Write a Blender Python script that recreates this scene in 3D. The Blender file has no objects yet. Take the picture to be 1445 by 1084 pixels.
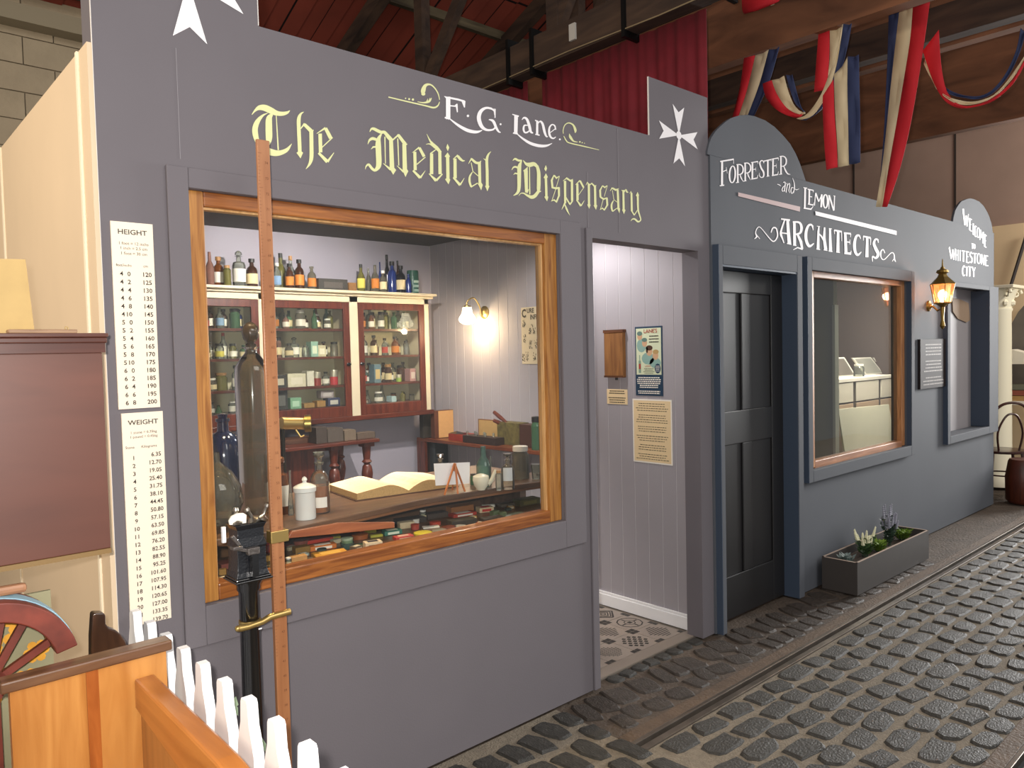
import bpy, bmesh, math, random
from mathutils import Vector, Matrix
random.seed(7)
S=bpy.context.scene
COL=S.collection
PI=math.pi
# ------------------------------------------------------------------ camera (solved from the photograph's vanishing points)
F=1076.194; CX,CY=722.5,542.0
def _d(px,py): return Vector((px-CX,-(py-CY),-F)).normalized()
ax=_d(1915,470); ay=_d(-250,521); ay=(ay-ax*ax.dot(ay)).normalized(); az=ax.cross(ay)
R3=Matrix((ax,ay,az))            # world = R3 @ camera-space
HC=1.55
r=R3@_d(846,970); DD=-HC/r.z*r.y
r=R3@_d(150,500); X0=DD/r.y*r.x
CAM=Vector((-X0,-DD,HC))
cam=bpy.data.cameras.new('camera'); cam.sensor_fit='HORIZONTAL'; cam.sensor_width=36; cam.lens=F/1445*36; cam.clip_start=.02
co=bpy.data.objects.new('camera',cam); COL.objects.link(co)
co.matrix_world=Matrix.Translation(CAM)@R3.to_4x4()
S.camera=co
# ------------------------------------------------------------------ world, lights, exposure
S.view_settings.view_transform='Standard'; S.view_settings.look='None'; S.view_settings.exposure=0.0; S.view_settings.gamma=1
S.view_settings.use_curve_mapping=False
W=bpy.data.worlds.new('world'); S.world=W; W.use_nodes=True
W.node_tree.nodes['Background'].inputs[0].default_value=(.95,.97,1,1); W.node_tree.nodes['Background'].inputs[1].default_value=.46
def light(name,kind,loc,energy,color=(1,1,1),size=.1,rot=None,size_y=None,target=None):
    l=bpy.data.lights.new(name,kind); l.energy=energy; l.color=color
    if kind=='AREA':
        l.size=size
        if size_y: l.shape='RECTANGLE'; l.size_y=size_y
    else: l.shadow_soft_size=size
    o=bpy.data.objects.new(name,l); COL.objects.link(o); o.location=loc
    if target is not None: o.rotation_euler=(Vector(target)-Vector(loc)).to_track_quat('-Z','Y').to_euler()
    return o
FLASH=light('camera_flash','SPOT',CAM+R3@Vector((-.05,.05,.0)),225,(1,.95,.90),.02,target=CAM+R3@Vector((-.05,.1,-5)))
FLASH.data.spot_size=math.radians(105); FLASH.data.spot_blend=.6
light('daylight_opening','AREA',(13.2,-1.75,2.5),1000,(1,.99,.97),1.6,size_y=3.0,target=(5.5,-.4,.6))
light('daylight_front','AREA',(2.5,-7.0,5.9),215,(1,.95,.90),5,size_y=2.4,target=(2.5,0,1.0))
light('end_wall_fill','AREA',(8.5,-2.3,3.6),70,(1,.95,.86),.9,target=(9.3,.8,1.4))  # unseen fill added to brighten the column and cream end wall
light('hall_lamp_left','AREA',(-2.6,.2,3.0),75,(1,.83,.62),.8,target=(0,.9,1.4))
# ------------------------------------------------------------------ projection helpers: a pixel's ray met with a real plane
def ray(px,py): return R3@_d(px,py)
def on_y(px,py,y=0.0):
    r=ray(px,py); return CAM+r*((y-CAM.y)/r.y)
def on_x(px,py,x):
    r=ray(px,py); return CAM+r*((x-CAM.x)/r.x)
def on_z(px,py,z=0.0):
    r=ray(px,py); return CAM+r*((z-CAM.z)/r.z)
def mpp(p):   # metres per pixel at p
    return abs((R3.transposed()@(Vector(p)-CAM)).z)/F
# ------------------------------------------------------------------ materials
def lin(h):
    h=h.lstrip('#'); c=[int(h[i:i+2],16)/255 for i in (0,2,4)]
    return tuple((x/12.92 if x<=.04045 else ((x+.055)/1.055)**2.4) for x in c)+(1,)
MATS={}
def mat(key,col=None,rough=.6,metal=0,noise=0,nscale=20,bump=0,bscale=None,emit=0,spec=.5,coat=0):
    if key in MATS: return MATS[key]
    m=bpy.data.materials.new(key); m.use_nodes=True; nt=m.node_tree; b=nt.nodes['Principled BSDF']
    c=lin(col); b.inputs['Base Color'].default_value=c; b.inputs['Roughness'].default_value=rough; b.inputs['Metallic'].default_value=metal
    b.inputs['Specular IOR Level'].default_value=spec
    if coat: b.inputs['Coat Weight'].default_value=coat; b.inputs['Coat Roughness'].default_value=.12
    if emit: b.inputs['Emission Color'].default_value=c; b.inputs['Emission Strength'].default_value=emit
    if noise or bump:
        tc=nt.nodes.new('ShaderNodeTexCoord'); n=nt.nodes.new('ShaderNodeTexNoise'); n.inputs['Scale'].default_value=nscale; n.inputs['Detail'].default_value=6
        nt.links.new(tc.outputs['Object'],n.inputs['Vector'])
        if noise:
            rp=nt.nodes.new('ShaderNodeMapRange'); rp.inputs['To Min'].default_value=1-noise; rp.inputs['To Max'].default_value=1+noise
            rp.inputs['From Min'].default_value=.25; rp.inputs['From Max'].default_value=.75
            nt.links.new(n.outputs['Fac'],rp.inputs['Value'])
            mx=nt.nodes.new('ShaderNodeVectorMath'); mx.operation='SCALE'; mx.inputs[0].default_value=c[:3]
            nt.links.new(rp.outputs[0],mx.inputs['Scale']); nt.links.new(mx.outputs[0],b.inputs['Base Color'])
        if bump:
            n2=nt.nodes.new('ShaderNodeTexNoise'); n2.inputs['Scale'].default_value=bscale or nscale; n2.inputs['Detail'].default_value=8
            nt.links.new(tc.outputs['Object'],n2.inputs['Vector'])
            bp=nt.nodes.new('ShaderNodeBump'); bp.inputs['Strength'].default_value=bump; bp.inputs['Distance'].default_value=.01
            nt.links.new(n2.outputs['Fac'],bp.inputs['Height']); nt.links.new(bp.outputs[0],b.inputs['Normal'])
    MATS[key]=m; return m
def wood(key,c1,c2,axis='z',scale=9,rough=.45,stretch=12,coat=0,contrast=(.3,.7)):
    if key in MATS: return MATS[key]
    m=bpy.data.materials.new(key); m.use_nodes=True; nt=m.node_tree; b=nt.nodes['Principled BSDF']
    tc=nt.nodes.new('ShaderNodeTexCoord'); mp=nt.nodes.new('ShaderNodeMapping')
    sc=[stretch]*3; sc['xyz'.index(axis)]=1; mp.inputs['Scale'].default_value=sc
    nt.links.new(tc.outputs['Object'],mp.inputs['Vector'])
    n=nt.nodes.new('ShaderNodeTexNoise'); n.inputs['Scale'].default_value=scale*.5; n.inputs['Detail'].default_value=7; n.inputs['Distortion'].default_value=.8
    nt.links.new(mp.outputs[0],n.inputs['Vector'])
    cr=nt.nodes.new('ShaderNodeValToRGB'); cr.color_ramp.elements[0].position=contrast[0]; cr.color_ramp.elements[1].position=contrast[1]
    cr.color_ramp.elements[0].color=lin(c2); cr.color_ramp.elements[1].color=lin(c1)
    nt.links.new(n.outputs['Fac'],cr.inputs['Fac']); nt.links.new(cr.outputs[0],b.inputs['Base Color'])
    b.inputs['Roughness'].default_value=rough
    if coat: b.inputs['Coat Weight'].default_value=coat; b.inputs['Coat Roughness'].default_value=.15
    bp=nt.nodes.new('ShaderNodeBump'); bp.inputs['Strength'].default_value=.12; bp.inputs['Distance'].default_value=.005
    nt.links.new(n.outputs['Fac'],bp.inputs['Height']); nt.links.new(bp.outputs[0],b.inputs['Normal'])
    MATS[key]=m; return m
def glass(key,col,clear=.7,rough=.04,gl=1.0):
    """thin glass: tinted see-through, mirror-like by the Fresnel angle, a little milky body"""
    if key in MATS: return MATS[key]
    m=bpy.data.materials.new(key); m.use_nodes=True; nt=m.node_tree; nt.nodes.clear(); N=nt.nodes.new; L=nt.links.new
    out=N('ShaderNodeOutputMaterial'); tr=N('ShaderNodeBsdfTransparent'); tr.inputs[0].default_value=lin(col)
    pr=N('ShaderNodeBsdfPrincipled'); pr.inputs['Base Color'].default_value=lin(col); pr.inputs['Roughness'].default_value=.15
    mx=N('ShaderNodeMixShader'); mx.inputs[0].default_value=1-clear; L(tr.outputs[0],mx.inputs[1]); L(pr.outputs[0],mx.inputs[2])
    fr=N('ShaderNodeFresnel'); fr.inputs[0].default_value=1.45; g=N('ShaderNodeBsdfGlossy'); g.inputs['Roughness'].default_value=rough
    m2=N('ShaderNodeMixShader'); sc=N('ShaderNodeMath'); sc.operation='MULTIPLY'; sc.inputs[1].default_value=gl; L(fr.outputs[0],sc.inputs[0])
    L(sc.outputs[0],m2.inputs[0]); L(mx.outputs[0],m2.inputs[1]); L(g.outputs[0],m2.inputs[2]); L(m2.outputs[0],out.inputs[0])
    MATS[key]=m; return m
PAINT=mat('paint_warm_grey','#6b666a',.75,noise=.035,nscale=3,bump=.06,bscale=160,spec=.25)
PAINT2=mat('paint_blue_grey','#54575d',.75,noise=.03,nscale=3,bump=.06,bscale=160,spec=.25)
BLUEP=mat('paint_slate_blue','#3c4757',.6,spec=.3)
CREAMW=mat('cream_wallboard','#d6bfa0',.8,noise=.03,nscale=4)
LILAC=mat('lilac_grey_board','#a19ca0',.65,noise=.02,nscale=5,spec=.3)
SEAM=mat('pale_seam','#c4bfc2',.7)
OAK_Z=wood('oak_frame_upright','#b98240','#84501f','z',9,.4,14,coat=.3)
OAK_X=wood('oak_frame_across','#a9682e','#6c3815','x',9,.4,14,coat=.3)
MAHOG=wood('mahogany','#6b2f1c','#3f160c','x',8,.35,10,coat=.3)
MAHOGZ=wood('mahogany_upright','#6b2f1c','#43180d','z',8,.35,10,coat=.3)
CREAM=mat('cream_gloss_paint','#cfc3a6',.45,noise=.03,nscale=8)
WHITE=mat('white_paint','#efeeee',.5)
BLACK=mat('black_enamel','#0c0c0e',.25,coat=.6,spec=.6)
BRASS=mat('brass','#c2a566',.34,metal=.85)
CHROME=mat('worn_steel','#a8a39a',.3,metal=1)
LETW=mat('white_lettering','#f3eff0',.6)
LETY=mat('yellow_green_lettering','#dcdda2',.6)
PAPER=mat('cream_paper','#e7cda0',.8); PAPERW=mat('white_paper','#efe9dc',.8)
INK=mat('dark_ink','#332d28',.8); INKB=mat('navy_print','#1d3a52',.6)
# ------------------------------------------------------------------ mesh building
ORG={}
class MB:
    def __init__(s): s.v=[];s.f=[];s.m=[];s.mi=0;s.xf=None
    def V(s,p):
        p=Vector(p)
        if s.xf is not None: p=s.xf@p
        s.v.append(p); return len(s.v)-1
    def F(s,idx): s.f.append(idx); s.m.append(s.mi)
    def poly(s,pts): s.F([s.V(p) for p in pts]); return s
    def box(s,x0,x1,y0,y1,z0,z1):
        i=[s.V(p) for p in ((x0,y0,z0),(x1,y0,z0),(x1,y1,z0),(x0,y1,z0),(x0,y0,z1),(x1,y0,z1),(x1,y1,z1),(x0,y1,z1))]
        for q in ((0,3,2,1),(4,5,6,7),(0,1,5,4),(1,2,6,5),(2,3,7,6),(3,0,4,7)): s.F([i[k] for k in q])
        return s
    def bar(s,a,b,w,h,up=(0,0,1)):
        a=Vector(a);b=Vector(b);d=(b-a).normalized();u=Vector(up);x=d.cross(u)
        if x.length<1e-4: x=d.cross(Vector((0,1,0)))
        x.normalize();y=x.cross(d).normalized()
        i=[s.V(p+x*sx*w/2+y*sy*h/2) for p in (a,b) for sx,sy in ((-1,-1),(1,-1),(1,1),(-1,1))]
        for q in ((0,1,2,3),(7,6,5,4),(0,4,5,1),(1,5,6,2),(2,6,7,3),(3,7,4,0)): s.F([i[k] for k in q])
        return s
    def prism(s,pts,n,thick):
        """pts: planar 3-D outline; extruded by vector n*thick, both ends closed"""
        n=Vector(n)*thick; a=[s.V(p) for p in pts]; b=[s.V(Vector(p)+n) for p in pts]; k=len(pts)
        s.F(a[::-1]); s.F(b)
        for j in range(k): s.F([a[j],a[(j+1)%k],b[(j+1)%k],b[j]])
        return s
    def lathe(s,prof,c=(0,0,0),n=14,axis=(0,0,1),cap=True):
        A=Vector(axis).normalized(); q=Vector((0,0,1)).rotation_difference(A); c=Vector(c); rings=[]
        for (r,z) in prof:
            if r<1e-5: rings.append([s.V(c+q@Vector((0,0,z)))])
            else: rings.append([s.V(c+q@Vector((r*math.cos(2*PI*k/n),r*math.sin(2*PI*k/n),z))) for k in range(n)])
        for a,b in zip(rings,rings[1:]):
            for k in range(n):
                k2=(k+1)%n
                if len(a)==1 and len(b)==1: continue
                if len(a)==1: s.F([a[0],b[k2],b[k]])
                elif len(b)==1: s.F([a[k],a[k2],b[0]])
                else: s.F([a[k],a[k2],b[k2],b[k]])
        if cap:
            if len(rings[0])>1: s.F(rings[0][::-1])
            if len(rings[-1])>1: s.F(rings[-1])
        return s
    def tube(s,pts,r,n=8):
        pts=[Vector(p) for p in pts]; rr=r if isinstance(r,(list,tuple)) else [r]*len(pts); rings=[]; ref=None
        for i,p in enumerate(pts):
            d=(pts[min(i+1,len(pts)-1)]-pts[max(i-1,0)]).normalized()
            if ref is None:
                ref=d.cross(Vector((0,0,1)))
                if ref.length<.1: ref=d.cross(Vector((0,1,0)))
            x=(ref-d*ref.dot(d)).normalized(); y=d.cross(x); ref=x
            rings.append([s.V(p+(x*math.cos(2*PI*k/n)+y*math.sin(2*PI*k/n))*rr[i]) for k in range(n)])
        for a,b in zip(rings,rings[1:]):
            for k in range(n): s.F([a[k],a[(k+1)%n],b[(k+1)%n],b[k]])
        s.F(rings[0][::-1]); s.F(rings[-1]); return s
    def sphere(s,c,r,n=12,sz=1):
        prof=[(r*math.sin(PI*k/6),-r*sz*math.cos(PI*k/6)) for k in range(7)]; prof[0]=(0,-r*sz); prof[-1]=(0,r*sz)
        return s.lathe(prof,c,n)
    def build(s,name,mats,parent=None,smooth=False,bevel=0,origin=None,flip=False):
        if not isinstance(mats,(list,tuple)): mats=[mats]
        if parent is not None: o0=ORG[parent.name]
        elif origin is not None: o0=Vector(origin)
        else:
            xs=[p.x for p in s.v];ys=[p.y for p in s.v];zs=[p.z for p in s.v]
            o0=Vector(((min(xs)+max(xs))/2,(min(ys)+max(ys))/2,min(zs)))
        me=bpy.data.meshes.new(name); me.from_pydata([p-o0 for p in s.v],[],s.f)
        for m in mats: me.materials.append(m)
        for p,k in zip(me.polygons,s.m): p.material_index=k; p.use_smooth=smooth
        bm=bmesh.new(); bm.from_mesh(me); bmesh.ops.recalc_face_normals(bm,faces=bm.faces); bm.to_mesh(me); bm.free()
        if smooth: me.set_sharp_from_angle(angle=math.radians(38))
        o=bpy.data.objects.new(name,me); COL.objects.link(o)
        if parent is not None: o.parent=parent; ORG[o.name]=o0
        else: o.location=o0; ORG[o.name]=o0
        if bevel:
            b=o.modifiers.new('bevel','BEVEL'); b.width=bevel; b.segments=2; b.limit_method='ANGLE'
        return o
def tag(o,label=None,cat=None,group=None,kind=None):
    if label: o['label']=label
    if cat: o['category']=cat
    if group: o['group']=group
    if kind: o['kind']=kind
    return o
def thing(name,label,cat,loc=(0,0,0),group=None):
    o=bpy.data.objects.new(name,None); COL.objects.link(o); o.location=loc; o.empty_display_size=.1; ORG[o.name]=Vector(loc)
    return tag(o,label,cat,group)
def place(o,loc,rz=0,scale=None):
    o.location=loc; o.rotation_euler=(0,0,rz)
    if scale is not None: o.scale=(scale,)*3 if not isinstance(scale,(tuple,list)) else scale
def copy_tree(o,parent=None):
    c=o.copy(); COL.objects.link(c); c.parent=parent; ORG[c.name]=Vector((0,0,0))
    for ch in list(o.children): copy_tree(ch,c)
    return c
def struct(name,mb,m,label=None,parent=None,**k):
    o=mb.build(name,m,parent,**k)
    if parent is None: o['kind']='structure'
    if label: o['label']=label
    return o
# ------------------------------------------------------------------ painted lettering: brush strokes traced on their own wall plane
def catmull(pts,k=5):
    if len(pts)<3: return pts
    out=[]
    for i in range(len(pts)-1):
        p0=pts[max(i-1,0)];p1=pts[i];p2=pts[i+1];p3=pts[min(i+2,len(pts)-1)]
        for j in range(k):
            t=j/k
            out.append(tuple(.5*((2*b)+(c-a)*t+(2*a-5*b+4*c-d)*t*t+(-a+3*b-3*c+d)*t**3) for a,b,c,d in zip(p0,p1,p2,p3)))
    out.append(pts[-1]); return out
class Script:
    """collects strokes and outlines given in a view window (x0,y0,scale) and lays them on the plane given by fn"""
    def __init__(s,fn,off): s.mb=MB(); s.fn=fn; s.off=Vector(off); s.k=0
    def win(s,x0,y0,sc): s.w=(x0,y0,sc); return s
    def P(s,x,y):
        return s.fn(s.w[0]+x/s.w[2],s.w[1]+y/s.w[2])+s.off*(1+.03*(s.k%12))
    def poly(s,pts): s.k+=1; s.mb.poly([s.P(*p) for p in pts]); return s
    def st(s,*pts,curve=None):
        s.k+=1
        pts=[p if len(p)==3 else (p[0],p[1],pts[0][2]) for p in pts]
        if curve or (curve is None and len(pts)>3): pts=catmull(pts)
        L=[];Rr=[]
        for i,p in enumerate(pts):
            a=pts[max(i-1,0)];b=pts[min(i+1,len(pts)-1)]
            dx,dy=b[0]-a[0],b[1]-a[1];l=math.hypot(dx,dy) or 1;nx,ny=-dy/l,dx/l;w=max(p[2],2)/2
            L.append(s.P(p[0]+nx*w,p[1]+ny*w));Rr.append(s.P(p[0]-nx*w,p[1]-ny*w))
        for i in range(len(pts)-1): s.mb.poly([L[i],L[i+1],Rr[i+1],Rr[i]])
        return s
    def dot(s,x,y,r,ry=None): return s.poly([(x+r*math.cos(k*PI/5),y+(ry or r)*math.sin(k*PI/5)) for k in range(10)])
    def ring(s,x,y,rx,ry,w,tilt=0):
        pts=[]
        for k in range(17):
            a=2*PI*k/16; pts.append((x+rx*math.cos(a)+tilt*math.sin(a),y+ry*math.sin(a),w*(.55+.45*abs(math.cos(a)))))
        return s.st(*pts,curve=False)
# ================================================================== STRUCTURE
TH=.10
def cells(mb,boxes,y0,y1):
    for (x0,x1,z0,z1) in boxes: mb.box(x0,x1,y0,y1,z0,z1)
WX0,WX1,WZ0,WZ1=.237,1.797,.812,2.057
f=MB(); cells(f,[(0,WX0,0,2.59),(WX0,WX1,0,WZ0),(WX0,WX1,WZ1,2.59),(WX1,2.007,0,2.59),(2.007,2.84,2.06,2.59),(2.84,2.945,0,2.59)],0,TH); cells(f,[(0,.476,2.59,3.2),(2.445,2.945,2.59,2.872)],0,.007)
wall_front=struct('wall_front',f,PAINT,'grey painted dispensary shop front with a large oak window and an open doorway',origin=(0,0,0))
e=MB(); e.box(.474,.477,-.0005,.007,2.592,3.2); e.box(2.443,2.445,-.0005,.007,2.592,2.872); e.box(-.0015,0,-.0005,.006,0,3.2); e.build('board_edge',mat('raw_board_edge','#d8d2cc',.7),wall_front)
for (x0,x1,z0,z1) in ((.176,WX0,WZ0-.12,WZ1+.06),(WX1,1.926,WZ0-.12,WZ1+.06),(WX0,WX1,WZ0-.12,WZ0),(WX0,WX1,WZ1,WZ1+.06)):
    MB().box(x0,x1,-.014,0,z0,z1).build('architrave',PAINT,wall_front,bevel=.003)
MB().box(1.965,2.005,-.012,0,0,2.10).build('architrave',PAINT,wall_front,bevel=.003)
m=MB(); m.box(.22,.2215,-.0012,0,2.14,2.46); m.box(2.205,2.2065,-.0012,0,2.1,2.58); m.box(1.99,1.9915,-.0012,0,2.1,2.35); m.build('panel_joint',mat('filler_line','#8b878b',.8),wall_front)
# oak window
window_1=tag(thing('window_1','oak framed dispensary display window, its pane showing the bottle cabinet',None,(WX0,.02,WZ0)),kind='structure')
ow=.051
for (x0,x1,z0,z1,mm) in ((WX0,WX0+ow,WZ0,WZ1,OAK_Z),(WX1-ow-.02,WX1,WZ0,WZ1,OAK_Z),(WX0+ow,WX1-ow-.02,WZ0,WZ0+ow,OAK_X),(WX0+ow,WX1-ow-.02,WZ1-ow+.006,WZ1,OAK_X)):
    MB().box(x0,x1,.012,.075,z0,z1).build('frame_member',mm,window_1,bevel=.004)
b=MB(); b.box(WX1-ow-.028,WX1-ow-.02,.03,.06,WZ0+ow,WZ1-ow); b.box(WX0+ow,WX0+ow+.006,.03,.06,WZ0+ow,WZ1-ow); b.box(WX0+ow,WX1-ow-.02,.03,.06,WZ1-ow,WZ1-ow+.006)
b.build('glazing_bead',wood('pale_bead','#d9b07c','#b98a52','z',9),window_1)
PANE=glass('window_pane','#f4f6f4',.985,.01,.55)
MB().poly([(WX0+ow,.044,WZ0+ow),(WX1-ow-.02,.044,WZ0+ow),(WX1-ow-.02,.044,WZ1-ow),(WX0+ow,.044,WZ1-ow)]).build('pane',PANE,window_1)
# room of the dispensary
XR,YB,ZC=2.9,2.453,2.381
f=MB(); f.box(0,XR+.05,YB,YB+.05,0,ZC); wall_back=struct('wall_back',f,mat('back_wall_paint','#a19ca6',.7,noise=.03,nscale=3),'plain lilac grey back wall of the dispensary room')
f=MB(); f.box(XR+.0018,XR+.04,TH,YB,0,ZC); wall_right=struct('wall_right',f,SEAM,'lilac grey tongue and groove boarded right wall of the dispensary')
y=.106
while y<YB-.02:
    y1=min(y+.0955,YB); MB().box(XR,XR+.0035,y,y1-.0026,.0,ZC).build('wall_board',LILAC,wall_right); y+=.0975
f=MB(); f.box(.0,.02,TH,YB,0,ZC); struct('wall_left',f,LILAC,'inner left wall of the dispensary behind the display window')
f=MB(); f.box(-.014,0,.0,2.6,0,2.42); wl=struct('wall_outside',f,CREAMW,'cream painted side wall of the dispensary left of the shop front')
for yy in (.09,1.33): MB().box(-.020,-.014,yy,yy+.016,0,2.42).build('batten',mat('cream_batten','#efe2c8',.6),wl)
f=MB(); f.box(0,XR+.05,.10,YB+.05,ZC,ZC+.03); struct('ceiling',f,mat('dark_ceiling_board','#3a3532',.8,noise=.08,nscale=10),'low dark ceiling over the dispensary room',origin=(0,0,ZC))
f=MB(); f.box(XR-.014,XR,.105,YB,0,.085); f.box(XR-.018,XR,.105,YB,.0,.07); struct('baseboard_right',f,WHITE,'white skirting board along the boarded right wall',bevel=.003)
# patterned tile floor
f=MB(); f.box(0,XR,.06,YB,-.03,-.004); tiles=struct('floor',f,mat('tile_grout','#6f665c',.8),'beige and black patterned tile floor of the dispensary')
TB=mat('tile_beige','#968a7f',.5,noise=.05,nscale=30); TD=mat('tile_dark','#37332f',.5)
def tile_mesh(kind):
    t=MB(); a=.0985; t.box(-a,a,-a,a,-.004,0)
    t.mi=1; z=.0006
    def q(cx,cy,w,h,rot=0,K=1.28):
        if abs(cx)<.08: cx*=K;cy*=K;w*=K;h*=K
        c,s_=math.cos(rot),math.sin(rot); t.poly([(cx+u*c-v*s_,cy+u*s_+v*c,z) for u,v in ((-w,-h),(w,-h),(w,h),(-w,h))])
    for sx in (-1,1):
        for sy in (-1,1): q(sx*.084,sy*.084,.0145,.0145)
    if kind==0:
        for k in range(-4,5): q(0,k*.0135,.058-abs(k)*.0105,.003)
    elif kind==1:
        for rr in (.060,.046,.030,.014):
            for k in range(4):
                aa=k*PI/2+PI/4; q(rr*.72*math.cos(aa),rr*.72*math.sin(aa),.0028 if rr<.05 else .004,rr*.72,aa)
    elif kind==2:
        for i in range(-3,4):
            for j in range(-3,4):
                if abs(i)+abs(j)<5 and (i+j)%2==0: q(i*.016,j*.016,.0075,.0075,.5)
    elif kind==3:
        for k in range(12):
            aa=k*PI/6; q(.055*math.cos(aa),.055*math.sin(aa),.003,.015,aa); q(.024*math.cos(aa),.024*math.sin(aa),.002,.007,aa)
        q(0,0,.010,.010); 
        for sx,sy in ((1,0),(-1,0),(0,1),(0,-1)): q(sx*.038,sy*.038,.010 if sx else .004,.004 if sx else .010)
    else:
        for i in range(-4,5):
            for j in range(-4,5):
                if abs(i)+abs(j)<6: q(i*.0115,j*.0115,.0030,.0042)
    return t
TM=[tile_mesh(k).build('tile',[TB,TD],origin=(0,0,0)) for k in range(5)]
first=set()
for i in range(5):
    for j in range(12):
        x=2.76-.2*i; yv=.235+.2*j
        if yv>2.4: continue
        k=(i*2+j*3)%5
        o=TM[k] if k not in first else TM[k].copy()
        if k in first: COL.objects.link(o)
        first.add(k); o.parent=tiles; o.location=Vector((x,yv,0))-ORG[tiles.name]
f=MB(); f.box(2.0,XR,.06,.132,-.004,.0005); f.build('border_strip',mat('tile_border','#8a7e73',.5),tiles)
# ------------------------------------------------------------------ architects' front
AY=-.012
f=MB(); cells(f,[(2.945,3.04,0,2.572),(3.04,3.86,2.0,2.572),(3.86,4.06,0,2.572),(4.06,5.56,0,.76),(4.06,5.56,2.04,2.572),(5.56,6.5,0,2.572),(6.5,7.56,0,.76),(6.5,7.56,2.03,2.572),(7.56,7.655,0,2.572)],AY,TH)
def arch(pix,base=2.572):
    top=[on_y(px,py,AY) for px,py in pix]; x0,x1=top[0].x,top[-1].x
    top=[Vector((p.x,AY,max(p.z,base))) for p in top]
    n=len(top)
    for a,b in zip(top,top[1:]): f.prism([Vector((a.x,AY,base-.001)),Vector((b.x,AY,base-.001)),b,a],(0,1,0),.018)
arch([(998.5,226),(998.5,213),(1001,202),(1004,194),(1010,185),(1018,177),(1025,171),(1032,166.5),(1043,163),(1054,162),(1065,164),(1080,170),(1093,179),(1105,191),(1115,203),(1123,217),(1129,231),(1134,246),(1137,258)])
arch([(1344.8,316),(1346,305),(1348.5,296),(1352,290),(1357,284),(1364,281),(1369,280),(1374,281),(1381,284),(1387.6,290),(1392.5,298),(1396.4,306.6),(1399.5,317),(1401,330)])
wall_arch=struct('wall_front',f,PAINT2,'blue grey architects shop front with two arched tops, right of the dispensary',origin=(2.945,0,0))
YF=-.05
def Xf(px,py,y=YF): return on_y(px,py,y).x
# door frame
dx0,dx1,dx2,dx3=2.96,Xf(1023,600),Xf(1127,600),Xf(1134,600)
for (x0,x1,z0,z1) in ((dx0,dx1,0,2.10),(dx2,dx3,0,2.10),(dx1,dx2,1.995,2.10)):
    MB().box(x0,x1,YF,AY,z0,z1).build('door_frame',PAINT2,wall_arch,bevel=.003)
f=MB(); f.box(dx2-.0015,dx2+.012,YF+.003,.09,0,1.984); f.box(dx1-.012,dx1+.0015,YF+.003,.09,0,1.984); f.box(dx1,dx2,YF+.003,.09,1.984,1.9965); f.box(dx0-.004,dx0,YF,AY,0,2.10)
f.build('door_reveal',BLUEP,wall_arch)
dy=.05
door_1=tag(thing('door_1','dark charcoal four panel door of the architects shop front',None,(dx1,dy,0)),kind='structure')
DK=mat('charcoal_door_paint','#1c1b1c',.42,noise=.06,nscale=6)
f=MB(); f.box(dx1,dx2,dy+.012,dy+.04,.005,1.983); f.build('door_leaf',DK,door_1)
xm=(dx1+dx2)/2; 
for (x0,x1,z0,z1) in ((dx1,dx1+.11,.005,1.983),(dx2-.13,dx2,.005,1.983),(xm-.06,xm+.04,.25,1.0),(xm-.06,xm+.04,1.19,1.86),(dx1+.11,dx2-.13,1.86,1.983),(dx1+.11,dx2-.13,1.0,1.19),(dx1+.11,dx2-.13,.005,.25)):
    MB().box(x0,x1,dy,dy+.012,z0,z1).build('door_rail',DK,door_1,bevel=.004)
f=MB(); f.lathe([(.026,0),(.024,.006),(.010,.012),(.010,.035),(.024,.045),(.026,.058),(.016,.066),(0,.068)],(dx1+.035,dy,1.09),12,(0,-1,0)); f.build('door_knob',CHROME,door_1,smooth=True)
# architects window
ax0,ax1,ax2,ax3=Xf(1141,500),Xf(1147,500),Xf(1286.5,500),Xf(1291,500)
az0,az1,az2,az3=.695,.77,2.02,2.10
for (x0,x1,z0,z1) in ((ax0,ax1,az0,az3),(ax2,ax3,az0,az3),(ax1,ax2,az0,az1),(ax1,ax2,az2,az3)):
    MB().box(x0,x1,YF,AY,z0,z1).build('window_surround',PAINT2,wall_arch,bevel=.003)
f=MB(); f.box(ax2-.0015,ax2+.012,YF+.003,.03,az1-.001,az2+.001); f.box(ax0-.004,ax0,YF,AY,az0,az3); f.build('window_reveal',BLUEP,wall_arch)
window_2=tag(thing('window_2','wood framed architects window with a pale room behind its pane',None,(ax1,0,az1)),kind='structure')
PINE_Z=wood('varnished_pine_up','#c58a5a','#93603a','z',8,.4); PINE_X=wood('varnished_pine_across','#b9805a','#8a5a3c','x',8,.4)
ax1b,ax2b=4.06,5.56
for (x0,x1,z0,z1,mm) in ((ax1b,ax1b+.05,az1,az2+.02,PINE_Z),(ax2b-.055,ax2b,az1,az2+.02,PINE_Z),(ax1b+.05,ax2b-.055,az1-.01,az1+.04,PINE_X),(ax1b+.05,ax2b-.055,az2-.035,az2+.02,PINE_X)):
    MB().box(x0,x1,.0,.06,z0,z1).build('frame_member',mm,window_2,bevel=.003)
MB().poly([(ax1b+.04,.035,az1+.03),(ax2b-.04,.035,az1+.03),(ax2b-.04,.035,az2-.03),(ax1b+.04,.035,az2-.03)]).build('pane',glass('window_pane_2','#dfe2da',.97,.02,1.0),window_2)
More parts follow.
